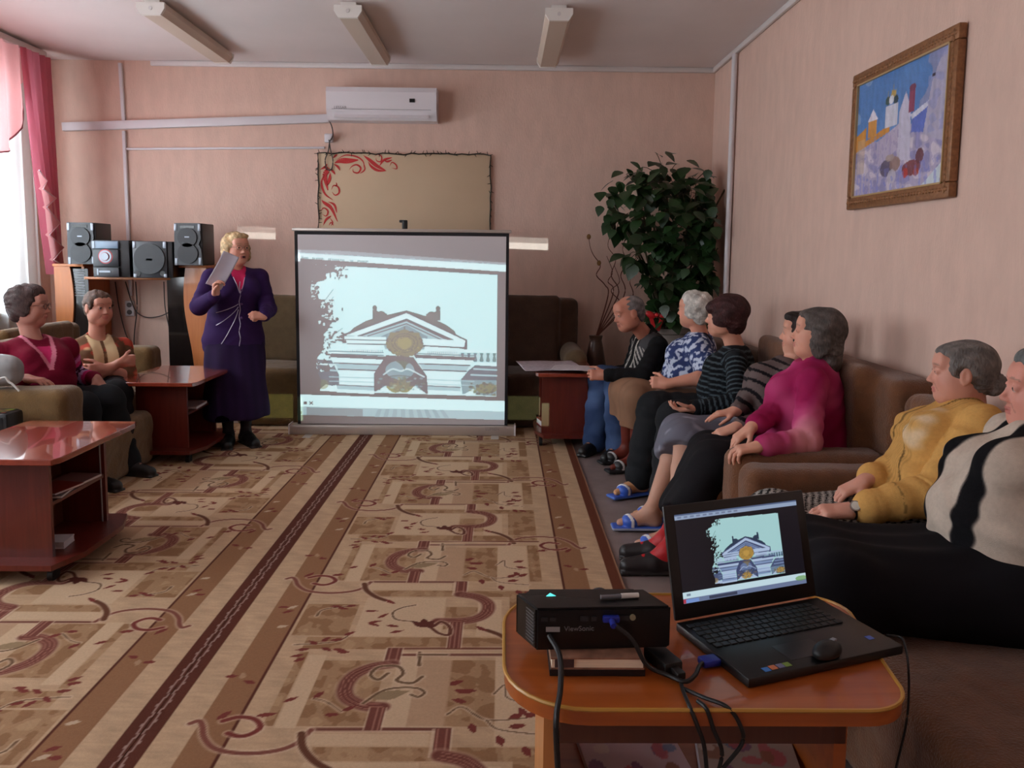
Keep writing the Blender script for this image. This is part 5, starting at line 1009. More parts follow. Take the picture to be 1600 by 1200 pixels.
def person(label, J, head, skin=(206, 150, 128), lip=(176, 96, 92), brow=(110, 90, 78), res=.005, g=1.0, belly=.3, bust=.6, hands=None, legskin=None, hair=None, headscale=1.0, armr=1.0, group=None, feet=True, jaw=1.0, legr=1.0):
    c, hf, hu = head; Ah = frame(hf, hu); up = nrm(J['nb']-J['pel']); lat = nrm(J['shL']-J['shR']); f = nrm(np.cross(lat, up)); At = np.array([f, nrm(np.cross(up, f)), up]); J['A'] = At; J['Ah'] = Ah; J['hd'] = c; J['g'] = g
    base = np.array([min(J[k][0] for k in ('anL', 'anR', 'pel')), 0, 0]); root = empty('person', (float(J['pel'][0]), float(J['pel'][1]), 0)); tag(root, label, 'person', group)
    pts = np.array([v for k, v in J.items() if k not in ('A', 'Ah', 'g') and np.ndim(v) == 1]); F = Field(pts.min(0)-.17, pts.max(0)+.17, res)
    hs = headscale; P = lambda x, y, z: c+(Ah[0]*x+Ah[1]*y+Ah[2]*z)*hs
    torso(F, J, At, g*.90, -.010, belly*.5, bust*.5, 0, k=.035)
    F.cone(J['nb']-up*.02, P(-.022, 0, -.055), .056*hs, .048*hs, .025, 1); F.cone(P(-.02, 0, -.07), P(.03, 0, -.075), .045*hs, .03*hs, .03, 1)
    for s in 'LR':
        F.chain([J['sh'+s], J['el'+s]], [.046*armr*g**.5, .038*armr], .02, 4); F.chain([J['el'+s], J['el'+s]+(J['wr'+s]-J['el'+s])*.3, J['wr'+s]], [.040*armr, .041*armr, .025*armr], .015, 2)
        kn, an = J['kn'+s], J['an'+s]; F.chain([J['hi'+s], kn], [.085*g, .056*legr], .04, 5); cf = kn+(an-kn)*.33-nrm(np.cross(J['A'][1], nrm(an-kn)))*(-.012); F.chain([kn, cf, an], [.054*legr, .056*legr, .034*legr], .02, 6)
        if feet:
            zf = max(.012, an[2]-.088); d = J['to'+s]-an; d[2] = 0; d = nrm(d); q = lambda x, z: np.array([an[0]+d[0]*x, an[1]+d[1]*x, zf+z])
            F.cone(an, q(-.02, .042), .033*legr, .031, .02, 6); F.cone(q(-.02, .042), q(.095, .038), .030, .028, .03, 6); F.cone(an, q(.09, .04), .032, .024, .03, 6); F.cone(q(.095, .036), q(.155, .027), .030, .019, .02, 6)
        h = (hands or {}).get(s)
        if h: hand(F, J['wr'+s], h['d'], h['n'], h.get('s', (0, 0, 1)), h.get('curl', .5), h.get('sc', .98), curls=h.get('curls'))
    head_sdf(F, c, Ah, hs, 1, jaw=jaw)
    sk = np.asarray(skin, float); ls = np.asarray(legskin if legskin is not None else skin, float)
    def colf(V, N, I, T):
        C = np.tile(sk, (len(V), 1))*(1+.035*wob(V, 45, 3)[:, None]); C[I == 6] = ls; C = head_cols(V, c, Ah, hs, sk, np.array(lip, float), np.array(brow, float), C)
        return C
    soft('body', F, M_skin, root, colf=colf, it=1)
    for y in (-1, 1):
        m = MB(); m.ball((0, 0, 0), .0128*hs, n=16); o = m.build('eye', M_eye); me = o.data; v = np.array([tuple(q.co) for q in me.vertices]); e = P(.0775, y*.031, .008); gz = nrm(Ah[0]); ca = (v/np.linalg.norm(v, axis=1)[:, None])@gz
        col = np.where(ca[:, None] > .93, (20, 16, 16), np.where(ca[:, None] > .80, (96, 84, 76), (214, 204, 198))); set_col(me, col); o.location = e; attach(o, root)
    if hair:
        Fh, amp, fr, ridge, hc = hair_sdf(hair[0], c, Ah, hs, max(.0045, res*.9), hair[1], int(c[0]*100) % 50); o = soft('hair', Fh, M_hair, root, amp=amp*(hair[2] if len(hair) > 2 else 1), freq=fr, seed=int(c[1]*100) % 60, colf=hc, it=1, ridge=ridge)
        if hair[0] == 'cap': pass
    J['root'] = root; J['P'] = P; return J
def top_garment(J, name, colf, sleeve=(1.0, 1.0), infl=.018, hem=.0, material=None, res=.006, amp=.004, g=None, belly=.3, bust=.6, cuff=.04, armr=1.0, neck_cut=.0, hemr=1.05, seed=1, collar=None, folds=.0025, sr=1.0, extra=None, itn=1):
    infl *= .6; sr = 1+(sr-1)*.5; A = J['A']; f, l, u = A; g = g or J['g']; pts = [J[k] for k in ('pel', 'nb', 'shL', 'shR', 'elL', 'elR', 'wrL', 'wrR')]; pts = np.array(pts); F = Field(pts.min(0)-.26, pts.max(0)+.22, res)
    torso(F, J, A, g, infl-.010, belly, bust*.8, 3, k=.055)
    if hem > 0: F.cone(J['pel'], J['pel']-u*hem, .15*g*hemr+infl, .16*g*hemr+infl, .05, 3); F.ell(J['pel']-u*hem*.6, np.array([.145*hemr*g+infl, .19*hemr*g+infl, hem*.7+.02]), A, .05, 3)
    for i, s in enumerate('LR'):
        sh, el, wr = J['sh'+s], J['el'+s], J['wr'+s]; fr = sleeve[i]; ue = np.linalg.norm(el-sh)
        if fr <= 1e-3: continue
        if fr < .5: F.cone(sh, sh+(el-sh)*fr*2, (.060*armr*g**.5+infl*.7)*sr, (.058*armr+infl)*sr, .04, 4 if s == 'L' else 5)
        else:
            e2 = el+(wr-el)*(fr-.5)*2; F.chain([sh, el, e2], [(.047*armr*g**.5+infl*.6)*sr, (.043*armr+infl*.8)*sr, (.030*armr+cuff*.25)*sr], .018, 4 if s == 'L' else 5); F.cone(e2-nrm(wr-el)*.014, e2, (.032*armr+cuff*.25)*sr, None, .006, 4 if s == 'L' else 5)
    if collar: F.cone(J['nb']+u*.0, J['nb']+u*collar+f*.01, .072, .066, .02, 6)
    if extra: extra(F)
    F.ell(J['nb']+u*(.075+neck_cut*0)+f*.045, (.075, .070, .075), A, .012, 0, cut=True)
    if hem <= 0: F.plane_cut(J['pel']-u*(.05-hem), -u, .01)
    else: F.plane_cut(J['pel']-u*hem, -u, .01)
    def ridge(V, N, I, T):
        q = (V-J['pel'])@A.T; d = folds*.7*np.sin(q[:, 2]*70+q[:, 0]*30+np.abs(q[:, 1])*45+2.6*wob(V, 16, seed))+folds*.4*wob(V, 50, seed+7); a = I >= 4; d[a] = folds*.55*np.sin(T[a]*95+2.6*wob(V[a], 22, seed+2))+folds*.5*wob(V[a], 48, seed+4); return d
    return soft(name, F, material or M_cloth, J['root'], amp=amp*.55, freq=22, seed=seed, colf=colf, it=itn, ridge=ridge)
def plain(rgb, v=.04, seed=0): rgb = np.asarray(rgb, float); return lambda V, N, I, T: rgb*(1+v*wob(V, 30, seed)[:, None])
def skirt(J, name, colf, drop=.12, infl=.03, res=.007, material=None, flare=1.0, amp=.004, seed=2, k=.06, waist=.11, folds=.004):
    A = J['A']; f, l, u = A; g = J['g']; pts = np.array([J[x] for x in ('pel', 'hiL', 'hiR', 'knL', 'knR', 'anL', 'anR')]); F = Field(pts.min(0)-.22, pts.max(0)+.25, res); infl *= .7
    F.ell(J['pel'], np.array([.135*g+infl, .18*g+infl, waist+infl]), A, k, 1)
    for s in 'LR': F.cone(J['hi'+s], J['kn'+s], .095*g+infl, (.062+infl)*flare, k, 2); F.cone(J['kn'+s], J['kn'+s]+nrm(J['an'+s]-J['kn'+s])*drop, (.07+infl)*flare, (.066+infl)*flare*1.05, k, 3)
    m = (J['hiL']+J['hiR'])/2; kk = (J['knL']+J['knR'])/2; F.cone(m, kk, .09*g+infl, .062+infl, k, 2)
    if drop > .05: an = (J['anL']+J['anR'])/2; F.cone(kk, kk+nrm(an-kk)*drop, .05+infl, .055+infl, k, 3)
    an = (J['anL']+J['anR'])/2; d = nrm(an-kk); F.plane_cut(kk+d*(drop+.0), d, .01)
    return soft(name, F, material or M_cloth, J['root'], amp=amp, freq=16, seed=seed, colf=colf, it=1, ridge=lambda V, N, I, T: folds*np.sin(((V-J['pel'])@A[1])*60+2*wob(V, 10, seed)))
def trousers(J, name, colf, infl=.022, end=.96, res=.007, material=None, amp=.004, seed=3, wide=1.0):
    A = J['A']; g = J['g']; pts = np.array([J[x] for x in ('pel', 'hiL', 'hiR', 'knL', 'knR', 'anL', 'anR')]); F = Field(pts.min(0)-.2, pts.max(0)+.22, res)
    F.ell(J['pel'], np.array([.13*g+infl, .172*g+infl, .13+infl]), A, .05, 1)
    for i, s in enumerate('LR'):
        e = J['kn'+s]+(J['an'+s]-J['kn'+s])*end; F.chain([J['hi'+s], J['kn'+s], J['kn'+s]+(e-J['kn'+s])*.5, e], [.092*g+infl, (.062+infl)*wide, (.056+infl)*wide, (.050+infl)*wide], .03, 2+i); F.cone(e-V3(0, 0, .01), e, (.052+infl)*wide, None, .006, 2+i)
    return soft(name, F, material or M_cloth, J['root'], amp=amp, freq=18, seed=seed, colf=colf, it=1, ridge=lambda V, N, I, T: .003*np.sin(T*70+2*wob(V, 14, seed)))
def shoes(J, rgb, kind='shoe', res=.005, sole=(40, 36, 34), which='LR', name=None, strap=(240, 240, 240)):
    for s in which:
        an, to = J['an'+s], J['to'+s]; d = to-an; d[2] = 0; d = nrm(d); lft = np.cross(V3(0, 0, 1), d); zf = max(.012, an[2]-.088)-.006
        B_ = lambda x, y, z: np.array([an[0], an[1], zf])+d*x+lft*y+V3(0, 0, z); F = Field(np.minimum(B_(-.08, 0, 0), B_(.2, 0, 0))-.08, np.maximum(B_(-.08, 0, .1), B_(.2, 0, .1))+.08, res); A = np.array([d, lft, V3(0, 0, 1)])
        o = None
        if kind == 'shoe':
            F.cone(B_(-.03, 0, .046), B_(.05, 0, .046), .043, .043, .02, 1); F.cone(B_(.05, 0, .044), B_(.165, 0, .030), .045, .036, .02, 1); F.ell(B_(-.01, 0, .105), (.045, .034, .03), A, .01, 1, cut=True); F.plane_cut(B_(0, 0, .004), (0, 0, -1), .004)
            F.box(B_(.065, 0, .008), (.135, .040, .008), A, rad=.007, k=.006, id=2)
            cf = lambda V, N, I, T: np.where((V[:, 2] < zf+.015)[:, None], np.array(sole, float), np.array(rgb, float))
            soft(name or 'shoe', F, M_shoe, J['root'], colf=cf, it=1)
        else:                          # slipper: flat sole and crossed straps over the instep
            F.box(B_(.06, 0, .010), (.140, .046, .010), A, rad=.009, k=.01, id=2); F.ell(B_(-.055, 0, .01), (.035, .036, .010), A, .01, 2)
            F.ell(B_(.105, 0, .040), (.045, .047, .038), A, .010, 1); None
            F.plane_cut(B_(0, 0, .002), (0, 0, -1), .004)
            def cf(V, N, I, T): q = (V-B_(0, 0, 0))@A.T; C = np.tile(np.array(rgb, float), (len(V), 1)); C[(q[:, 2] > .02) & (np.abs(q[:, 0]-.12+.5*q[:, 1]) < .009)] = strap; C[(q[:, 2] < .016)] = sole; return C
            soft(name or 'slipper', F, M_shoe, J['root'], colf=cf, it=1)
def glasses(J, rgb=(60, 50, 50), r=.021):
    P = J['P']; m = MB()
    for y in (-1, 1):
        m.tube([Vector(P(.099-.004*abs(math.cos(a)), y*.031+.0225*math.cos(a), .006+.0165*math.sin(a))) for a in np.linspace(0, 2*PI, 22)[:-1]], .0014, 6, closed=True); m.tube([Vector(P(.094, y*.053, .010)), Vector(P(.06, y*.074, .012)), Vector(P(-.005, y*.086, .006))], .0014, 6)
    m.tube([Vector(P(.099, -.009, .008)), Vector(P(.104, 0, .011)), Vector(P(.099, .009, .008))], .0014, 6); o = m.build('glasses', mat('glasses_frame_%d' % rgb[0], rgb, .3, metal=.5)); attach(o, J['root'])
# helpers for joints
def solve_leg(hip, kn_px, an_px, to_px, Lk=.40, La=.37, near=None, na2=None, zan=.075):
    kn = reach(hip, *kn_px, Lk, near); return kn
def jn(hipc, lat, w=.09): return hipc+lat*w, hipc-lat*w

def ik(a, w, l1, l2, pole):            # elbow between shoulder a and wrist w, bending towards pole; returns elbow, wrist
    a = np.asarray(a, float); w = np.asarray(w, float); v = w-a; L = np.linalg.norm(v)
    if L > (l1+l2)*.995: w = a+v/L*(l1+l2)*.995; v = w-a; L = np.linalg.norm(v)
    x = (l1*l1-l2*l2+L*L)/(2*L); h = math.sqrt(max(0, l1*l1-x*x)); e = v/L; p = nrm(np.asarray(pole, float)-e*np.dot(pole, e)); return a+e*x+p*h, w
# ================================================================ the people
UP = V3(0, 0, 1)
def sitter(pel, nb, f, shw, kn, an, to, sdrop=.055, hipw=.085):
    f = nrm(f); lat = np.cross(UP, f); up = nrm(nb-pel); J = dict(pel=np.array(pel, float), nb=np.array(nb, float)); J['shL'] = nb+lat*shw-up*sdrop; J['shR'] = nb-lat*shw-up*sdrop
    J['hiL'] = J['pel']+lat*hipw-V3(0, 0, .01); J['hiR'] = J['pel']-lat*hipw-V3(0, 0, .01)
    for i, s in enumerate('LR'): J['kn'+s] = np.array(kn[i], float); J['an'+s] = np.array(an[i], float); J['to'+s] = np.array(to[i], float)
    J['f0'] = f*0+J['pel']; return J
def lens(J, nm):
    if DEBUG:
        d = lambda a, b: round(float(np.linalg.norm(J[a]-J[b])), 2); print('LEN', nm, 'trunk', d('pel', 'nb'), 'arm', d('shL', 'elL'), d('elL', 'wrL'), d('shR', 'elR'), d('elR', 'wrR'), 'leg', d('hiL', 'knL'), d('knL', 'anL'), d('hiR', 'knR'), d('knR', 'anR'), 'headz', round(float(J['hd'][2]), 2) if 'hd' in J else '')
DEBUG = False
def foot(an, d, L=.15): d = nrm(d); p = np.array(an, float)+d*L; p[2] = max(.03, an[2]-.05); return p
mixc = lambda a, b, w: np.asarray(a, float)*(1-w[:, None])+np.asarray(b, float)*w[:, None]
sstep = lambda x, a, b: np.clip((x-a)/(b-a), 0, 1)
LEFT_, SKO = V3(-1, 0, 0), (214, 156, 132)
# ---- woman in magenta jacket (right sofa, nearest end)
pel = V3(1.41, 3.60, .47); nb = at(1272, 570, 3.60)
J = sitter(pel, nb, (-.93, .36, 0), .175, [(.95, 3.50, .455), (.98, 3.70, .455)], [(.72, 3.36, .10), (.74, 3.50, .10)], [(.58, 3.36, .045), (.60, 3.52, .045)])
J['elL'], J['wrL'] = ik(J['shL'], at(1186, 698, 3.22), .28, .24, (.3, -.3, -.9)); J['elR'], J['wrR'] = ik(J['shR'], at(1150, 690, 3.34), .29, .27, (.0, .1, -1))
person('seated woman in magenta tie-dye jacket with dark grey hair, hands on knees', J, (at(1276, 522, 3.60), (-.93, .33, .10), UP), skin=SKO, res=.0042, g=1.14, belly=.8, bust=.9, hair=('long', (92, 84, 80), 1.2), legskin=(176, 30, 36),
    hands={'L': dict(d=(-.95, .0, -.15), n=(0, .1, -1), s=(0, 1, 0), curl=.55), 'R': dict(d=(-.80, -.05, -.60), n=(-.2, 0, -1), s=(0, -1, .0), curl=.35)})
def cf(V, N, I, T):
    w = sstep(wob(V, 11, 4)+.5*wob(V, 24, 5), -.2, .8); C = mixc((150, 22, 78), (214, 104, 146), w*.8); w2 = sstep(wob(V*[1, 1, .6], 9, 9), .55, 1.0); C = mixc3(C, (236, 196, 176), w2*.8); return C
def mixc3(C, b, w): return C*(1-w[:, None])+np.asarray(b, float)*w[:, None]
top_garment(J, 'jacket', cf, (.93, .93), .028, hem=.10, amp=.006, belly=.8, bust=.9, cuff=.05, collar=.02, folds=.004, seed=3, sr=1.18, res=.0055)
skirt(J, 'black_skirt', plain((20, 18, 22)), .30, .03); shoes(J, (28, 22, 24)); lens(J, 'P8'); glv = J
# ring
o = MB(); 
# ---- woman behind her, grey patterned sweater
pel = V3(1.27, 4.05, .46); nb = at(1238, 566, 4.05)
J = sitter(pel, nb, (-.95, .2, 0), .165, [(.92, 3.93, .46), (.93, 4.12, .46)], [(.80, 3.62, .10), (.76, 3.92, .10)], [(.66, 3.62, .04), (.61, 3.92, .04)])
J['elL'], J['wrL'] = ik(J['shL'], at_z(1150, 668, .595), .27, .24, (.2, -.2, -1)); J['elR'], J['wrR'] = ik(J['shR'], at_z(1138, 652, .60), .27, .24, (.2, .3, -1))
person('seated woman with dark hair in grey-black patterned sweater, half hidden by magenta jacket', J, (at(1252, 522, 4.05), (-.93, .36, .02), UP), skin=SKO, res=.006, g=1.0, hair=('bob', (44, 32, 30)), legskin=(196, 150, 128), headscale=.97,
    hands={'L': dict(d=(-.9, .1, -.35), n=(0, .2, -1), s=(0, 1, 0), curl=.35), 'R': dict(d=(-1, 0, -.18), n=(0, 0, -1), s=(0, -1, 0), curl=.2)})
def cf(V, N, I, T): w = (np.sin(V[:, 2]*95+V[:, 0]*60+2.2*wob(V, 16, 2)) > .55)*1.0; return mixc((104, 90, 88), (26, 22, 26), w)
top_garment(J, 'patterned_sweater', cf, (.92, .95), .024, material=M_knit, amp=.005, seed=6)
skirt(J, 'grey_skirt', lambda V, N, I, T: mixc((104, 104, 116), (150, 150, 162), sstep(wob(V, 60, 3), .2, 1)), .10, .03); shoes(J, (52, 92, 190), 'cross', sole=(60, 96, 180), which='L', name='slipper'); shoes(J, (52, 92, 190), 'cross', sole=(150, 156, 176), which='R', name='slipper'); lens(J, 'P7')
# ---- woman in striped black sweater
pel = V3(1.30, 4.58, .46); nb = at(1152, 545, 4.58)
J = sitter(pel, nb, (-.96, .27, 0), .165, [(.96, 4.34, .49), (.90, 4.62, .49)], [(.86, 4.06, .10), (.80, 4.50, .10)], [(.72, 4.05, .04), (.63, 4.42, .04)])
J['elL'] = reach(J['shL'], 1152, 628, .27, True); J['wrL'] = reach(J['elL'], 1086, 638, .23, True); J['elR'] = reach(J['shR'], 1118, 606, .26); J['wrR'] = reach(J['elR'], 1084, 630, .20)
person('seated woman with chestnut bobbed hair in black sweater with grey stripes', J, (at(1132, 496, 4.58), (-.90, .42, .0), UP), skin=SKO, res=.005, g=1.04, belly=.7, hair=('cap', (62, 30, 30)), legskin=(206, 152, 110), jaw=1.08,
    hands={'L': dict(d=(-1, .1, -.12), n=(.0, .1, 1), s=(0, -1, 0), curl=.45), 'R': dict(d=(-.9, -.3, -.3), n=(0, 0, -1), s=(0, -1, 0), curl=.5)})
def cf(V, N, I, T): w = sstep(np.sin(T*2*PI/.030+.4*wob(V, 20, 3)), .25, .7); return mixc((20, 21, 25), (70, 82, 88), w)
top_garment(J, 'striped_sweater', cf, (.96, .96), .022, material=M_knit, amp=.004, belly=.7, seed=8, folds=.0015, res=.005)
trousers(J, 'black_trousers', plain((28, 30, 33)), .026, .93, wide=1.15); shoes(J, (52, 92, 190), 'cross', sole=(74, 110, 190)); 
P_ = J['knR']+(J['anR']-J['knR'])*.93; o = MB().cyl(P_, P_+nrm(J['anR']-J['knR'])*.05, .052, .050, n=26).build('sock_cuff', mat('sock_cuff', (176, 170, 158), .9)); attach(o, J['root']); lens(J, 'P6')
q = J['P'](-.004, .084, -.040); o = MB().ball(q, .006, n=10).build('earring', mat('pearl', (225, 215, 205), .2)); attach(o, J['root'])
# ---- white haired woman in blue flowered blouse
pel = V3(1.19, 5.12, .46); nb = at(1096, 524, 5.10)
J = sitter(pel, nb, (-.92, .30, 0), .165, [(.86, 4.97, .49), (.82, 5.20, .49)], [(.86, 5.02, .10), (.84, 5.24, .10)], [(.72, 4.98, .04), (.70, 5.2, .04)])
J['elL'] = reach(J['shL'], 1112, 588, .25, True); J['wrL'] = reach(J['elL'], 1014, 604, .27); J['elR'] = reach(J['shR'], 1058, 582, .25); J['wrR'] = reach(J['elR'], 1012, 596, .22)
person('seated white-haired woman in blue flowered blouse, hands clasped in her lap', J, (at(1084, 485, 5.10), (-.82, .57, .02), UP), skin=(214, 150, 126), res=.0055, g=1.06, belly=.7, bust=1.0, hair=('curly', (206, 202, 194), 1.0), legskin=(110, 44, 32), headscale=.98, armr=1.08,
    hands={'L': dict(d=(-.95, .25, .05), n=(.2, .9, -.2), s=(0, 0, 1), curl=1.0), 'R': dict(d=(-.9, -.35, -.15), n=(.2, -.9, -.1), s=(0, 0, 1), curl=1.0)})
def cf(V, N, I, T): n = wob(V, 110, 3)+.6*wob(V, 190, 4); C = mixc((52, 66, 112), (196, 206, 226), sstep(n, .05, .25)); return mixc3(C, (24, 24, 44), sstep(wob(V, 40, 9), .75, .9))
top_garment(J, 'flowered_blouse', cf, (.36, .36), .022, hem=.06, amp=.005, belly=.7, bust=1.0, seed=9, sr=1.25, res=.0055)
skirt(J, 'tan_skirt', plain((132, 98, 76)), .17, .03, flare=1.15, folds=.007); shoes(J, (26, 24, 26), 'cross', sole=(24, 22, 24), name='sandal', strap=(225, 225, 225)); lens(J, 'P5')
# ---- seated man
pel = V3(1.10, 5.62, .46); nb = at(1012, 526, 5.52)
J = sitter(pel, nb, (-.93, -.15, 0), .19, [(.80, 5.42, .50), (.72, 5.66, .50)], [(.80, 5.34, .10), (.66, 5.52, .10)], [(.70, 5.22, .04), (.56, 5.38, .04)], sdrop=.05)
J['elL'] = reach(J['shL'], 1004, 588, .28, True); J['wrL'] = reach(J['elL'], 944, 586, .25); J['elR'] = reach(J['shR'], 985, 580, .28); J['wrR'] = reach(J['elR'], 943, 584, .24)
person('seated grey-haired man in black patterned jacket and blue jeans, leaning forward', J, (at(982, 490, 5.44), (-.93, -.30, -.22), (-.2, 0, 1)), skin=(190, 128, 106), lip=(150, 84, 76), brow=(96, 84, 78), res=.0055, g=1.05, belly=.7, bust=0, hair=('short_man', (120, 116, 116)), headscale=1.04, jaw=1.12, armr=1.1,
    hands={'L': dict(d=(-.95, .1, .0), n=(0, .9, -.3), s=(0, 0, 1), curl=.8), 'R': dict(d=(-.9, .05, .1), n=(0, -.5, -.8), s=(0, -.5, .8), curl=.6)})
def cf(V, N, I, T):
    q = (V-J['pel'])@J['A'].T; C = np.tile(np.array((18, 18, 20.)), (len(V), 1)); m = (q[:, 2] > .30) & (I == 3) & (q[:, 1] > .05); C[m] = (66, 64, 66)
    p = (I == 3) & (q[:, 0] > .02) & (np.abs(np.abs(q[:, 1])-.085) < .05) & (q[:, 2] > .10) & (q[:, 2] < .36) & (np.sin(q[:, 2]*150+np.abs(q[:, 1])*160) > .2); C[p] = (164, 158, 152); C[(I == 3) & (np.abs(np.abs(q[:, 1])-.03) < .006)] = (176, 170, 160); return C
top_garment(J, 'black_jacket', cf, (.94, .94), .030, hem=.08, amp=.006, belly=.8, bust=0, seed=11, sr=1.15, collar=.04, folds=.004, res=.0055)
trousers(J, 'blue_jeans', lambda V, N, I, T: mixc((40, 58, 92), (74, 96, 134), sstep(wob(V, 26, 3), -.2, 1)), .026, 1.02, wide=1.12); shoes(J, (22, 20, 22)); lens(J, 'P4')
# ---- woman in yellow cardigan
pel = V3(1.42, 2.66, .46); nb = at(1520, 630, 2.68)
J = sitter(pel, nb, (-.95, .25, .12), .175, [(.97, 2.56, .46), (.97, 2.76, .46)], [(.84, 2.54, .09), (.84, 2.74, .09)], [(.69, 2.54, .04), (.69, 2.76, .04)], sdrop=.04)
J['elL'], J['wrL'] = ik(J['shL'], at(1328, 798, 2.48), .29, .26, (.1, -.3, -1)); J['elR'], J['wrR'] = ik(J['shR'], at(1352, 752, 2.66), .28, .25, (.1, .3, -1))
person('seated woman in yellow knitted cardigan with grey hair in a bun', J, (at(1502, 584, 2.68), (-.93, .36, -.02), (.08, 0, 1)), skin=(208, 150, 130), res=.0038, g=1.02, belly=.5, bust=.7, hair=('bun', (118, 112, 108)), headscale=.95,
    hands={'L': dict(d=(-1, .02, -.05), n=(0, .2, -1), s=(0, 1, 0), curl=.5), 'R': dict(d=(-.85, .05, -.45), n=(.3, 0, -.9), s=(0, -1, 0), curl=.35)})
def cf(V, N, I, T):
    q = (V-J['pel'])@J['A'].T; C = np.tile(np.array((212, 162, 92.)), (len(V), 1)); rib = np.sin(q[:, 1]*520)*.5+.5; m = (I == 3) & (np.abs(q[:, 1]) < .11) & (q[:, 0] > 0); C[m] *= (.88+.12*rib[m, None]); w = sstep(wob(V, 50, 3), .3, .9)*((I == 3) & (q[:, 1] > .0) & (q[:, 0] > .0) & (q[:, 2] > .12)); C = mixc3(C, (226, 204, 174), w*.8)
    e = (I == 3) & (np.abs(np.abs(q[:, 1])-.075-.03*np.sin(q[:, 2]*14)) < .004) & (q[:, 0] > 0); C[e] *= .6; b = (I == 4) & (np.abs(T-.40) < .003); C[b] *= .75; return C
top_garment(J, 'yellow_cardigan', cf, (.88, .90), .026, hem=.12, material=M_knit, amp=.006, belly=.5, bust=.8, seed=13, sr=1.30, folds=.005, res=.0048, cuff=.06)
def cf(V, N, I, T): a, b = V[:, 0]*PI/.014, V[:, 1]*PI/.014+V[:, 2]*PI/.014; w = ((np.sin(a+b*.5)*np.sin(b-a*.2)) > .0)*1.0; return mixc((22, 20, 22), (190, 184, 176), w*.85)
skirt(J, 'checked_skirt', cf, .22, .030, res=.0045); shoes(J, (30, 26, 26)); lens(J, 'P9')
w_ = J['wrL']+nrm(J['elL']-J['wrL'])*.012; dv = nrm(J['wrL']-J['elL']); m = MB(); m.cyl(w_-dv*.009, w_+dv*.009, .031, n=30); o = m.build('watch_strap', mat('watch_strap', (16, 14, 14), .4)); attach(o, J['root'])
tn = nrm(np.array([-.15, -.75, .65])-dv*np.dot([-.15, -.75, .65], dv)); o = MB().cyl(w_+tn*.028, w_+tn*.037, .017, n=28).build('watch_case', mat('watch_steel', (176, 172, 168), .25, metal=.8)); attach(o, J['root']); o = MB().cyl(w_+tn*.0371, w_+tn*.0376, .0135, n=28).build('watch_dial', mat('watch_dial', (220, 216, 205), .3)); attach(o, J['root'])
# ---- woman at the right edge
pel = V3(1.40, 2.16, .47); nb = at(1640, 672, 2.20)
J = sitter(pel, nb, (-.96, .10, .1), .18, [(.90, 2.06, .50), (.90, 2.27, .50)], [(.80, 2.10, .09), (.80, 2.28, .09)], [(.66, 2.10, .04), (.66, 2.28, .04)])
J['elL'] = J['shL']+V3(.04, -.09, -.25); J['wrL'] = J['elL']+V3(-.10, .10, -.14); J['elR'] = reach(J['shR'], 1520, 762, .27); J['wrR'] = reach(J['elR'], 1452, 800, .20)
person('seated woman at right edge in beige sweater with black trim and black skirt', J, (at(1632, 612, 2.22), (-.95, .30, .02), UP), skin=(212, 146, 128), res=.0038, g=1.14, belly=1.0, bust=1.0, hair=('curly', (104, 106, 104), .6), jaw=1.15,
    hands={'L': dict(d=(-.4, .9, -.2), n=(.5, 0, -.6), s=(0, 0, 1), curl=.6), 'R': dict(d=(.2, -.8, -.5), n=(1, 0, -.2), s=(0, 0, 1), curl=.8)})
def cf(V, N, I, T):
    q = (V-J['pel'])@J['A'].T; C = np.tile(np.array((196, 180, 164.)), (len(V), 1))*(1+.04*wob(V, 60, 2)[:, None]); ed = .085+.02*np.sin(q[:, 2]*9)
    w = (1-sstep(np.abs(np.abs(q[:, 1])-ed), .025, .033))*(I != 4)*(I != 5)*sstep(q[:, 0], -.03, -.02); return mixc3(C, (18, 17, 20), w)
top_garment(J, 'beige_sweater', cf, (.90, .90), .028, hem=.06, material=M_knit, amp=.007, belly=1.0, bust=1.0, seed=15, sr=1.15, folds=.005, res=.005)
skirt(J, 'black_skirt', plain((16, 15, 20)), .30, .045, flare=1.1); shoes(J, (20, 18, 20)); lens(J, 'P10')
# ---- woman in maroon sweater (left)
pel = at(62, 640, 4.66); pel[2] = .47; nb = at(52, 534, 4.70)
J = sitter(pel, nb, (.80, -.60, 0), .185, [(-2.38, 4.80, .47), (-2.42, 4.58, .47)], [(-2.30, 4.84, .09), (-2.36, 4.55, .09)], [(-2.16, 4.80, .04), (-2.22, 4.50, .04)])
J['elL'] = reach(J['shL'], 116, 588, .25); J['wrL'] = reach(J['elL'], 151, 592, .22, True); J['elR'], _w = ik(J['shR'], at(42, 592, 4.36), .28, .25, (-.4, -.5, -.8)); J['wrR'] = at(42, 592, 4.36)
person('seated woman in maroon sweater with striped pink sleeves and glasses, by window', J, (at(46, 479, 4.70), (.97, .18, -.04), UP), skin=(188, 132, 116), res=.005, g=1.10, belly=.9, bust=.9, hair=('curly', (78, 60, 58), .7), headscale=1.0,
    hands={'L': dict(d=(.62, -.3, -.62), n=(-.4, 0, -.9), s=(.3, -.8, .1), curl=.5), 'R': dict(d=(1, -.1, -.08), n=(0, 0, -1), s=(0, 1, 0), curl=.3)}); glasses(J, (54, 36, 40))
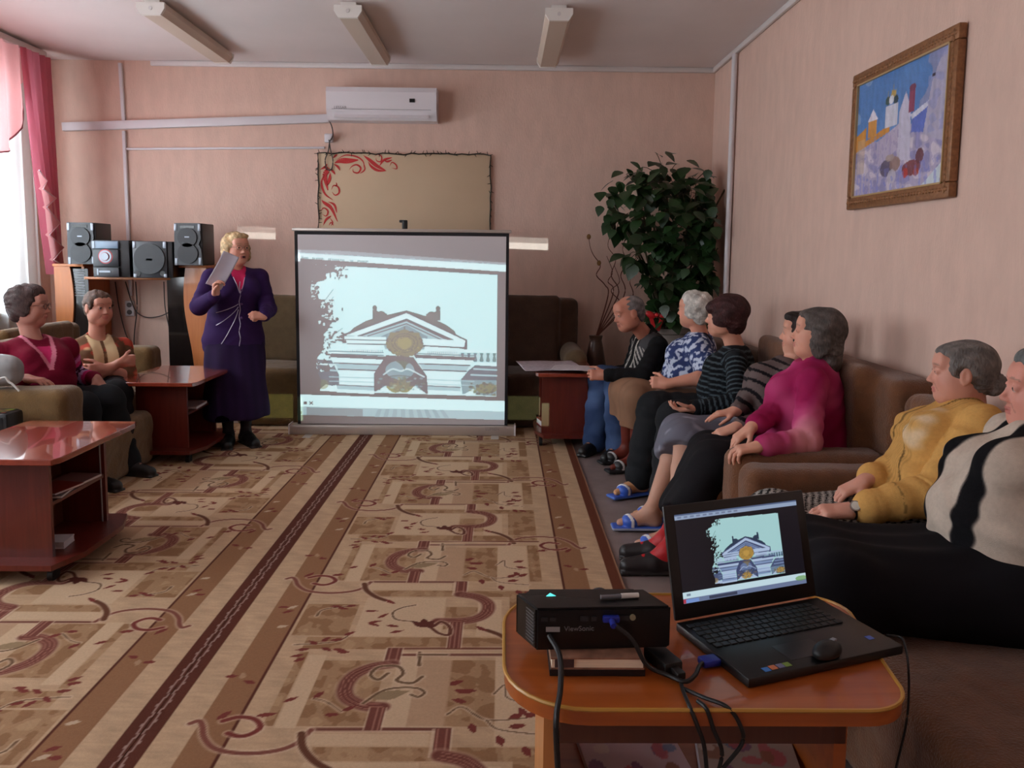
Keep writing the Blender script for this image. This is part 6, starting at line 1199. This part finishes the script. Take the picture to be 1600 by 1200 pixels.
def cf(V, N, I, T):
    q = (V-J['pel'])@J['A'].T; C = np.tile(np.array((112, 16, 42.)), (len(V), 1)); s = I >= 4; ph = T+.0*V[:, 0]; pal = [(196, 44, 110), (150, 40, 96), (206, 120, 176), (206, 58, 120), (60, 24, 50), (186, 150, 190), (196, 44, 110)]
    k = (np.floor(ph/.030).astype(int)) % 7; P = np.array(pal, float)[k]; C[s & (T > .04)] = P[s & (T > .04)]
    d = np.abs(np.abs(q[:, 1])-(q[:, 2]-.20)*.36); v = (d < .011) & (q[:, 0] > 0) & (q[:, 2] > .20) & (I == 3); C[v] = (204, 120, 140); n = (np.abs(q[:, 1]) < (q[:, 2]-.20)*.36) & (q[:, 0] > .0) & (I == 3) & (q[:, 2] > .2) & (~v); C[n & (q[:, 2] < .34)] = (188, 44, 96); return C
top_garment(J, 'maroon_sweater', cf, (.93, .93), .026, hem=.08, material=M_knit, amp=.005, belly=.9, bust=.9, seed=17, sr=1.18, folds=.003)
trousers(J, 'dark_trousers', plain((26, 28, 32)), .03); shoes(J, (24, 20, 22)); lens(J, 'P1')
# ---- woman in patterned blouse (left, behind)
pel = at(152, 612, 5.38); pel[2] = .47; nb = at(151, 532, 5.38)
J = sitter(pel, nb, (.72, -.69, 0), .17, [(-2.44, 5.04, .47), (-2.60, 4.98, .47)], [(-2.36, 4.92, .09), (-2.52, 4.90, .09)], [(-2.24, 4.84, .04), (-2.42, 4.78, .04)])
f2 = nrm((.72, -.69, 0)); l2 = np.cross(UP, f2); c2 = pel+f2*.26+V3(0, 0, .15); J['elL'], J['wrL'] = ik(J['shL'], c2-l2*.05, .26, .22, l2*.8-UP*.9); J['elR'], J['wrR'] = ik(J['shR'], c2+l2*.06+V3(0, 0, .035)+f2*.03, .26, .22, -l2*.8-UP*.9)
person('seated woman in brown patterned blouse, arms crossed, hair tied back', J, (at(154, 481, 5.34), (.80, -.58, -.04), UP), skin=(196, 138, 118), res=.0055, g=1.0, belly=.6, bust=.8, hair=('bun', (90, 66, 54)), headscale=.98,
    hands={'L': dict(d=-l2+f2*.1, n=-f2, s=(0, 0, 1), curl=.9), 'R': dict(d=l2-f2*.2, n=-f2, s=(0, 0, 1), curl=.9)})
def cf(V, N, I, T):
    q = (V-J['pel'])@J['A'].T; n = wob(V, 55, 2)+.5*wob(V, 95, 6); C = mixc((96, 66, 44), (158, 60, 44), sstep(n, .1, .5)); C = mixc3(C, (206, 176, 130), sstep(wob(V, 38, 8), .6, .9)*.7)
    sc = (I == 3) & (q[:, 0] > .02) & (np.abs(np.abs(q[:, 1])-.045) < .034) & (q[:, 2] > .02); C[sc] = (206, 180, 140); r = (I != 3) & (T < .035); C[r] = (170, 66, 48); return C
top_garment(J, 'patterned_blouse', cf, (.55, .55), .024, hem=.06, amp=.005, belly=.6, bust=.8, seed=19, sr=1.25, collar=.02)
trousers(J, 'dark_trousers', plain((24, 24, 28)), .026); shoes(J, (26, 22, 22)); lens(J, 'P2')
o = MB().ball(J['P'](-.092, .0, .012), .03, (.5, 1.2, .8), 12).build('hair_clip', mat('hair_clip', (206, 196, 190), .3)); attach(o, J['root'])
# ---- standing presenter
YP = 5.92; f = nrm((.50, -.86, 0)); lat = np.cross(UP, f); pel = at(366, 508, YP); nb = at(368, 422, YP)
J = dict(pel=pel, nb=nb, shL=nb+lat*.175-UP*.05, shR=nb-lat*.175-UP*.05, hiL=pel+lat*.09-UP*.03, hiR=pel-lat*.09-UP*.03)
aL, aR = at_z(384, 676, .085), at_z(357, 678, .085); J.update(anL=aL, anR=aR, knL=(J['hiL']+aL)/2+f*.02, knR=(J['hiR']+aR)/2+f*.02, toL=foot(aL, (.62, -.75, 0)), toR=foot(aR, (.25, -.95, 0)))
J['elR'] = reach(J['shR'], 311, 479, .27, True); J['wrR'] = reach(J['elR'], 337, 461, .21, True); J['elL'] = reach(J['shL'], 419, 483, .27, True); J['wrL'] = reach(J['elL'], 413, 494, .20, True)
person('standing blonde woman in purple suit and glasses waving a paper sheet', J, (at(370, 389, YP-.02), (.72, -.69, .02), UP), skin=(212, 152, 130), lip=(140, 44, 52), brow=(150, 118, 90), res=.005, g=1.06, belly=.4, bust=.8, hair=('bob', (206, 176, 132), 1.6), legskin=(36, 26, 34), headscale=1.02,
    hands={'R': dict(d=(.15, -.2, .95), n=(.7, -.2, .1), s=(.1, -.9, .2), curl=.75), 'L': dict(d=(-.75, -.5, .1), n=(-.2, .3, -.4), s=(0, 0, 1), curl=1.2)}); glasses(J, (120, 96, 86))
F = Field(J['P'](.092, 0, -.059)-.03, J['P'](.092, 0, -.059)+.03, .003); F.ell(J['P'](.0955, 0, -.0585), (.006, .014, .008), J['Ah'], .004); soft('open_mouth', F, mat('mouth_dark', (60, 20, 24), .6), J['root'])
def cf(V, N, I, T):
    q = (V-J['pel'])@J['A'].T; C = np.tile(np.array((50, 27, 76.)), (len(V), 1)); n = (np.abs(q[:, 1]) < (q[:, 2]-.24)*.34) & (q[:, 0] > 0) & (q[:, 2] > .24) & (I == 3); C[n] = (196, 40, 88); return C
top_garment(J, 'purple_jacket', cf, (.95, .95), .026, hem=.20, amp=.004, belly=.35, bust=.8, seed=21, sr=1.15, folds=.0025, hemr=1.04)
# silver piping laid on the jacket front
def on_front(y, z):
    A = J['A']; o = J['pel']+A[1]*y+A[2]*z; best = None; bpy.context.view_layer.update()
    jk = [c for c in J['root'].children if c.name.startswith('purple_jacket')][0]; M = (Matrix.Translation(J['root'].location) @ jk.matrix_parent_inverse.inverted() @ jk.matrix_parent_inverse) ; s = o+A[0]*.6
    hit, loc, n, i = jk.ray_cast(Vector(s), Vector(-A[0])); return Vector(loc)+Vector(A[0])*.002 if hit else Vector(o+A[0]*.2)
m = MB(); m.tube([on_front(.004*math.sin(z*60), z) for z in np.linspace(-.17, .33, 26)], .0032, 6); m.tube([on_front((z-.24)*.33, z) for z in np.linspace(.25, .36, 8)], .003, 6); m.tube([on_front(-(z-.24)*.33, z) for z in np.linspace(.25, .36, 8)], .003, 6)
for k, (y1, z1) in enumerate(((-.15, .10), (-.15, .01), (-.12, -.12))):
    m.tube([on_front(-.01+(y1+.01)*t, (.17-.02*k)+(z1-.17+.02*k)*t**.8) for t in np.linspace(0, 1, 12)], .0030, 6)
o = m.build('silver_piping', mat('silver_thread', (176, 166, 186), .35, metal=.5)); attach(o, J['root'])
for z in (.27, .17, .07): o = MB().ball(on_front(.012, z), .009, (1, 1, 1), 10).build('button', mat('purple_button', (96, 60, 110), .3)); attach(o, J['root'])
def cf(V, N, I, T): return np.tile(np.array((38, 22, 58.)), (len(V), 1))*(1+.06*np.sin((V@J['A'][1])*90)[:, None])
F = Field(V3(pel[0]-.4, pel[1]-.4, .12), V3(pel[0]+.4, pel[1]+.4, 1.1), .007); u_ = UP; ft = (aL+aR)/2; 
for t in range(8):
    z0, z1 = pel[2]-.05-(pel[2]-.22)*t/8, pel[2]-.05-(pel[2]-.22)*(t+1)/8; c0 = np.array([pel[0]+(ft[0]-pel[0])*t/8, pel[1]+(ft[1]-pel[1])*t/8, (z0+z1)/2]); F.ell(c0, (.158+.004*t, .205+.003*t, .13), J['A'], .05, 1)
F.plane_cut((0, 0, .20), (0, 0, -1), .006); soft('purple_skirt', F, M_cloth, J['root'], amp=.004, freq=14, seed=5, colf=cf, ridge=lambda V, N, I, T: .006*np.sin(np.arctan2((V-pel)@J['A'][1], (V-pel)@J['A'][0])*11+V[:, 2]*2)*np.clip(1-(V[:, 2]-.2)/.8, .1, 1))
shoes(J, (20, 17, 20)); lens(J, 'P3')
# the sheet in her raised hand
hp = J['wrR']+nrm((.15, -.2, .95))*.10; dpap = nrm(V3(.50, -.2, .75)); sp_ = nrm(np.cross(dpap, V3(.55, -.8, .2))); 
xs = np.linspace(-.5, .5, 12); ys_ = np.linspace(-.05, .23, 20)
o = sheet('paper_sheet', xs, ys_, lambda X, Y: hp*0+np.einsum('...,k->...k', X*.11, sp_)+np.einsum('...,k->...k', Y, dpap)+np.einsum('...,k->...k', .012*np.sin(Y*14)+.25*X*X*.11, np.cross(sp_, dpap)), None, mat('paper_sheet', (196, 190, 204), .7)); o.location = hp; md = o.modifiers.new('thickness', 'SOLIDIFY'); md.thickness = .0012; tag(o, 'rolled grey-white paper sheet held up by the standing woman', 'paper')
